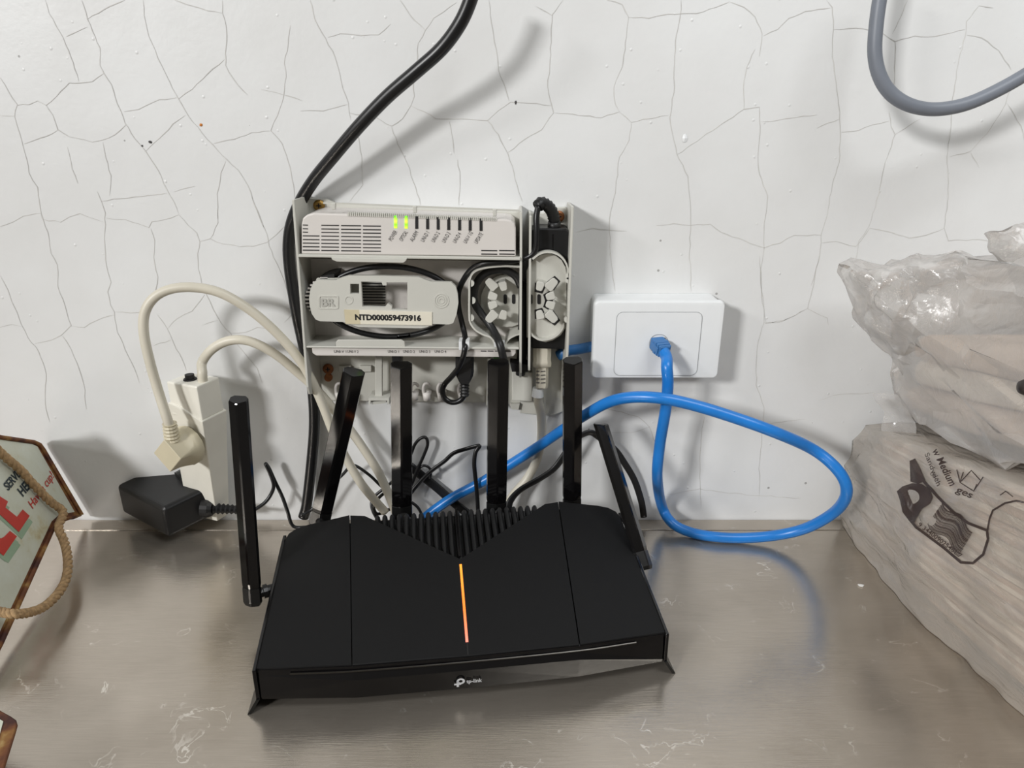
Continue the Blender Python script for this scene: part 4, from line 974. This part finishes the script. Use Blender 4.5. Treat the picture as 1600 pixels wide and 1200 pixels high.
# ================================================================== PACKS OF PAPER BAGS IN FILM
def fx(y, z):                                # left skin of the lower pack
    b = .352 + .2 * max(0, -y - .15) - .010 * math.sin(max(0, min(1, z / .13)) * math.pi) * (1 if y < -.03 else .8)
    b += .005 * noise.noise(V(y * 20, z * 34, 1.3)) + .0026 * noise.noise(V(y * 60, z * 75, 4.0)) - .003 * (1 - 2 * abs(noise.noise(V(y * 16 + z * 30, z * 40, 7.0))))
    return b
def ztop(y): return .112 + max(0, -y - .02) * .20
low = thing('paper_bag_pack', 'lower film-wrapped pack of paper bags with barcode print, resting on the bench', 'paper bags', (.5, -.17, 0))
nl = 32
for i in range(nl):
    z0 = .002 + i * .0037
    yb = -.024 - random.uniform(0, .004)
    x0 = .360 + random.uniform(0, .006) + (.006 if z0 < .01 else 0) + .010 * max(0, z0 - .10) / .03
    mb = MB()
    zz = lambda y: z0 * (ztop(y) / ztop(-.03)) * .96 + .0015
    cols = [yb, -.12, -.21, -.30]
    rings = []
    for y in cols:
        xx = x0 + .2 * max(0, -y - .15)
        h = .0031 * ztop(y) / ztop(-.03)
        rings.append([V(xx, y, zz(y)), V(.66, y, zz(y)), V(.66, y, zz(y) + h), V(xx, y, zz(y) + h)])
    mb.loft(rings).build('paper_bag', (M_PAPERD, M_PAPER, M_PAPERW)[(i * 7 + i // 4) % 3], low)
NY, rows = 70, []
for i in range(NY + 1):
    y = -.0125 - .2975 * i / NY
    prof = []
    zt_ = ztop(y) + .008
    for j in range(33):
        z = .0006 + zt_ * (j / 32) * .985; prof.append(V(fx(y, z), y, z))
    for j in range(1, 22):
        x = fx(y, zt_) + .006 + j * .0145
        prof.append(V(x, y, zt_ + .003 + .0045 * noise.noise(V(x * 22, y * 26, 2.2)) + .002 * noise.noise(V(x * 70, y * 60, .2)) - .0015))
    if i == 0: prof = [V(.37 + (p.x - .37) * .97, y, p.z * .95 + .001) for p in prof]
    rows.append(prof)
mb = MB(); mb.loft(rows, closed=False)
k = len(rows[0]); mb.f.append(tuple(range(k)))
film = mb.build('film_wrap', M_FILM, low, smooth=True)
def prt(px, py, k=.0026):                    # lay a print point on the left skin
    X = .348
    for _ in range(4):
        q = onx(px, py, X); X = fx(q.y, q.z) - k
    return onx(px, py, X)
def zz8(p): return (1300 + p[0] * .25, 620 + p[1] * .25)
def pstroke(path, w, name, m=M_BPRINT, closed=False, jitter=0):
    P = [Vector(zz8(p)) for p in path]
    if closed: P.append(P[0])
    Q = []
    for a, b in zip(P, P[1:]):
        n = max(1, int((b - a).length / 4))
        Q += [a.lerp(b, i / n) for i in range(n)]
    Q.append(P[-1]); mb = MB(); A, B = [], []
    for i, q_ in enumerate(Q):
        t = (Q[min(i + 1, len(Q) - 1)] - Q[max(i - 1, 0)]); t = t.normalized() if t.length else Vector((1, 0)); n = Vector((-t.y, t.x)) * w / 2
        A.append(prt(*(q_ + n))); B.append(prt(*(q_ - n)))
    mb.loft([A, B], closed=False)
    return mb
OUT = [(505, 400), (540, 490), (600, 560), (660, 625), (755, 720), (850, 790), (968, 835), (975, 890), (945, 985), (880, 1040), (805, 1035), (700, 945), (600, 870), (525, 815), (480, 760)]
pstroke(OUT, 4.2, 'p').build('printed_outline', M_BPRINT, film)
pstroke([(970, 840), (985, 760), (1005, 710), (1080, 665), (1150, 650), (1200, 660)], 3.0, 'p').build('printed_outline', M_BPRINT, film)
def pfill(poly, name):
    c = Vector((sum(p[0] for p in poly) / len(poly), sum(p[1] for p in poly) / len(poly))); n = len(poly)
    mb = MB(); rr = [[prt(*zz8(Vector(p).lerp(c, t))) for p in poly for t in (u,)] for u in (0, .2, .4, .6, .8, .97)]
    D = []
    for p, p2 in zip(poly, poly[1:] + poly[:1]): D += [Vector(p).lerp(Vector(p2), u / 4) for u in range(4)]
    mb.loft([[prt(*zz8(p.lerp(c, t))) for p in D] for t in (0, .15, .3, .45, .6, .75, .9, .99)], cap=False)
    mb.build(name, M_BPRINT, film)
pfill([(405, 590), (440, 560), (500, 540), (560, 545), (610, 580), (628, 630), (610, 670), (560, 700), (530, 750), (510, 800), (470, 760), (440, 720), (425, 650)], 'printed_patch')
pfill([(485, 400), (520, 385), (560, 470), (580, 520), (540, 545), (490, 530)], 'printed_patch')
for i in range(21):
    f = i / 20
    a = Vector((690, 662)).lerp(Vector((600, 790)), f); b = Vector((884, 840)).lerp(Vector((800, 985)), f)
    path = [tuple(a.lerp(b, s / 10) + Vector((.6, -.8)) * 20 * math.sin(s / 10 * 8.4 + 3.3)) for s in range(11)]
    pstroke(path, [1.1, .7, 1.5, .8][i % 4] if i % 7 else 1.8, 'p').build('barcode_bar', M_BPRINT, film)
def ptext(body, p0, p1, pu, bold=0.0, shear=0.0, bend=0):
    uv, fs = text_geo(body, bold, shear)
    a, b, c = Vector(p0), Vector(p1), Vector(pu)
    pts = [prt(*zz8(a + (b - a) * u + (c - a) * v)) for u, v in uv]
    MB().add(pts, fs).build('printed_lettering', M_BPRINT, film, recalc=False)
ptext('9 344009025481 7', (535, 806), (800, 1010), (551, 782), .01)
ptext('w Medium', (622, 335), (735, 560), (668, 318), .012)
ptext('ges', (762, 606), (858, 648), (786, 568), .012)
ptext('Sandwich', (578, 360), (655, 560), (606, 345), .0)
ptext('GB-S', (610, 482), (655, 530), (624, 468), .0)
for pth in ([(780, 455), (800, 535), (885, 590), (945, 500)], [(800, 535), (870, 460), (925, 520)], [(820, 470), (800, 535)], [(885, 590), (905, 545)], [(1050, 615), (1085, 590), (1130, 625)]):
    pstroke(pth, 1.5, 'p').build('printed_icon', M_BPRINT, film)

def crumple(p, s, amp, seed):
    return V(noise.noise(V(p.x * s + seed, p.y * s, p.z * s)), noise.noise(V(p.x * s, p.y * s + seed + 5, p.z * s)), noise.noise(V(p.x * s, p.y * s, p.z * s + seed + 9))) * amp
def ridged(p, s, seed):
    return 1 - abs(noise.noise(V(p.x * s + seed, p.y * s, p.z * s))) * 2
up_ = thing('paper_bag_pack', 'upper translucent plastic pack with crumpled open end, on the barcode pack', 'paper bags', (.55, -.17, .15))
for i in range(3):
    z0 = .137 + i * .0270
    rings = []
    for yi in range(10):
        y = -.030 - .026 * yi
        zb = z0 + (-y - .03) * .19 + .003
        xx = .380 + .004 * math.sin(i * 2.3) + .10 * max(0, -y - .12)
        R_ = []
        for a, b in ((.010, 0), (.30, 0), (.30, .0255), (.012, .0255), (.004, .022), (0, .014), (.003, .004)):
            p = V(xx + a, y, zb + b); R_.append(p + crumple(p, 22, .004, i))
        rings.append(R_)
    smooth_by_angle(MB().loft(rings).build('paper_bag_bundle', M_PAPERW if i % 2 else M_PAPER, up_), 60)
# outer film: loft along x from the flared open end to beyond the frame
st = [(.2905, .2805, .0035, -.058, .012), (.300, .270, .015, -.058, .022), (.315, .256, .031, -.060, .030), (.332, .251, .040, -.064, .036), (.348, .243, .050, -.072, .044), (.360, .228, .065, -.090, .062), (.370, .213, .078, -.125, .100), (.385, .212, .081, -.150, .130), (.42, .213, .083, -.160, .140), (.48, .213, .083, -.160, .142), (.56, .213, .083, -.160, .142), (.64, .213, .081, -.160, .142), (.72, .215, .066, -.160, .135)]
N, rings = 72, []
def lerpst(x):
    for a, b in zip(st, st[1:]):
        if x <= b[0]:
            t = (x - a[0]) / (b[0] - a[0]); return [p + (q_ - p) * t for p, q_ in zip(a, b)]
    return st[-1]
xs = [.2905 + .0045 * i for i in range(22)] + [.39 + .012 * i for i in range(28)]
for x in xs:
    _, zc, rz, yc, ry = lerpst(x); R = []
    for k in range(N):
        a = 2 * math.pi * k / N; c, s = math.cos(a), math.sin(a)
        e = .45 if x > .36 else .75
        p = V(x, yc + ry * math.copysign(abs(c) ** e, c), zc + rz * math.copysign(abs(s) ** e, s))
        p.z += max(0, -p.y - .03) * (.19 if s < 0 else .10)
        am = .0085 if x < .40 else .006
        p += crumple(p, 30, am * (1.1 if x > .30 else .6), 3) + crumple(p, 75, am * .6, 8) + crumple(p, 150, am * .22, 2)
        p += V(-.004, 0, .003) * ridged(p, 42, 2.0) * (1 if x > .31 else .5)
        p.y = min(p.y, -.006); R.append(p)
    rings.append(R)
mb = MB(); mb.loft(rings, cap=False); film2 = mb.build('plastic_bag', M_FILM2, up_)
smooth_by_angle(film2, 24)
# slack film hanging at the left of the upper pack
mb = MB(); rows = []
for i in range(13):
    t = i / 12; r_ = []
    for j in range(9):
        s = j / 8; px = 1372 + 8 * math.sin(t * 3) + s * (44 + 12 * t) - 4 * (1 - t); py = 610 + t * 78 + s * 8
        p = at(px, py, .040 + .02 * s); p += crumple(p, 60, .006, 4); r_.append(p)
    rows.append(r_)
mb.loft(rows, closed=False); smooth_by_angle(mb.build('slack_film', M_FILM2, up_), 24)
# third bag, only its neck reaches into the picture
th = thing('plastic_bag', 'crumpled clear bag neck at the right edge above the upper pack', 'plastic bag', at(1640, 420, .13))
rings = []
for i in range(22):
    t = i / 21; x = .006 * 0 + t
    c = at(1560 + 120 * t, 362 + 75 * t ** 1.15, .13); r_ = .0035 + .034 * t ** .8
    R = []
    for k in range(40):
        a = 2 * math.pi * k / 40
        p = c + V(.010 * math.sin(a), .9 * r_ * math.cos(a), r_ * math.sin(a))
        p += crumple(p, 45, .006 * (.35 + t), 6) + crumple(p, 100, .003, 1); R.append(p)
    rings.append(R)
mb = MB(); mb.loft(rings, cap=False); smooth_by_angle(mb.build('neck', M_FILM2, th), 24)
kn = onx(1603, 605, .352)
mbk = MB(); mbk.rod([kn + V(-.005, 0, 0), kn + V(-.0035, 0, 0), kn + V(0, 0, 0), kn + V(.03, 0, 0)], [.001, .0045, .006, .006], n=14)
tag(mbk.build('marker_pen', mat('dark_cap', (46, 40, 38), .4), smooth=True), 'dark rounded tip poking in at the right edge over the upper pack', 'pen')

# bits of debris on the bench
def chip(px, py, s, seed, label):
    rnd = random.Random(seed); c = onz(px, py, .0004)
    poly = [c + V(math.cos(a) * s * rnd.uniform(.6, 1.2), math.sin(a) * s * rnd.uniform(.5, 1.1), 0) for a in [i * 2 * math.pi / 5 for i in range(5)]]
    tag(MB().prism(poly, (0, 0, .0008)).build('paint_chip', M_WHITE), label, 'debris', 'white chips on the bench')
chip(1345, 915, .0026, 2, 'tiny white chip on the bare steel left of the barcode pack')
chip(1424, 889, .0036, 3, 'white torn scrap at the foot of the barcode pack')
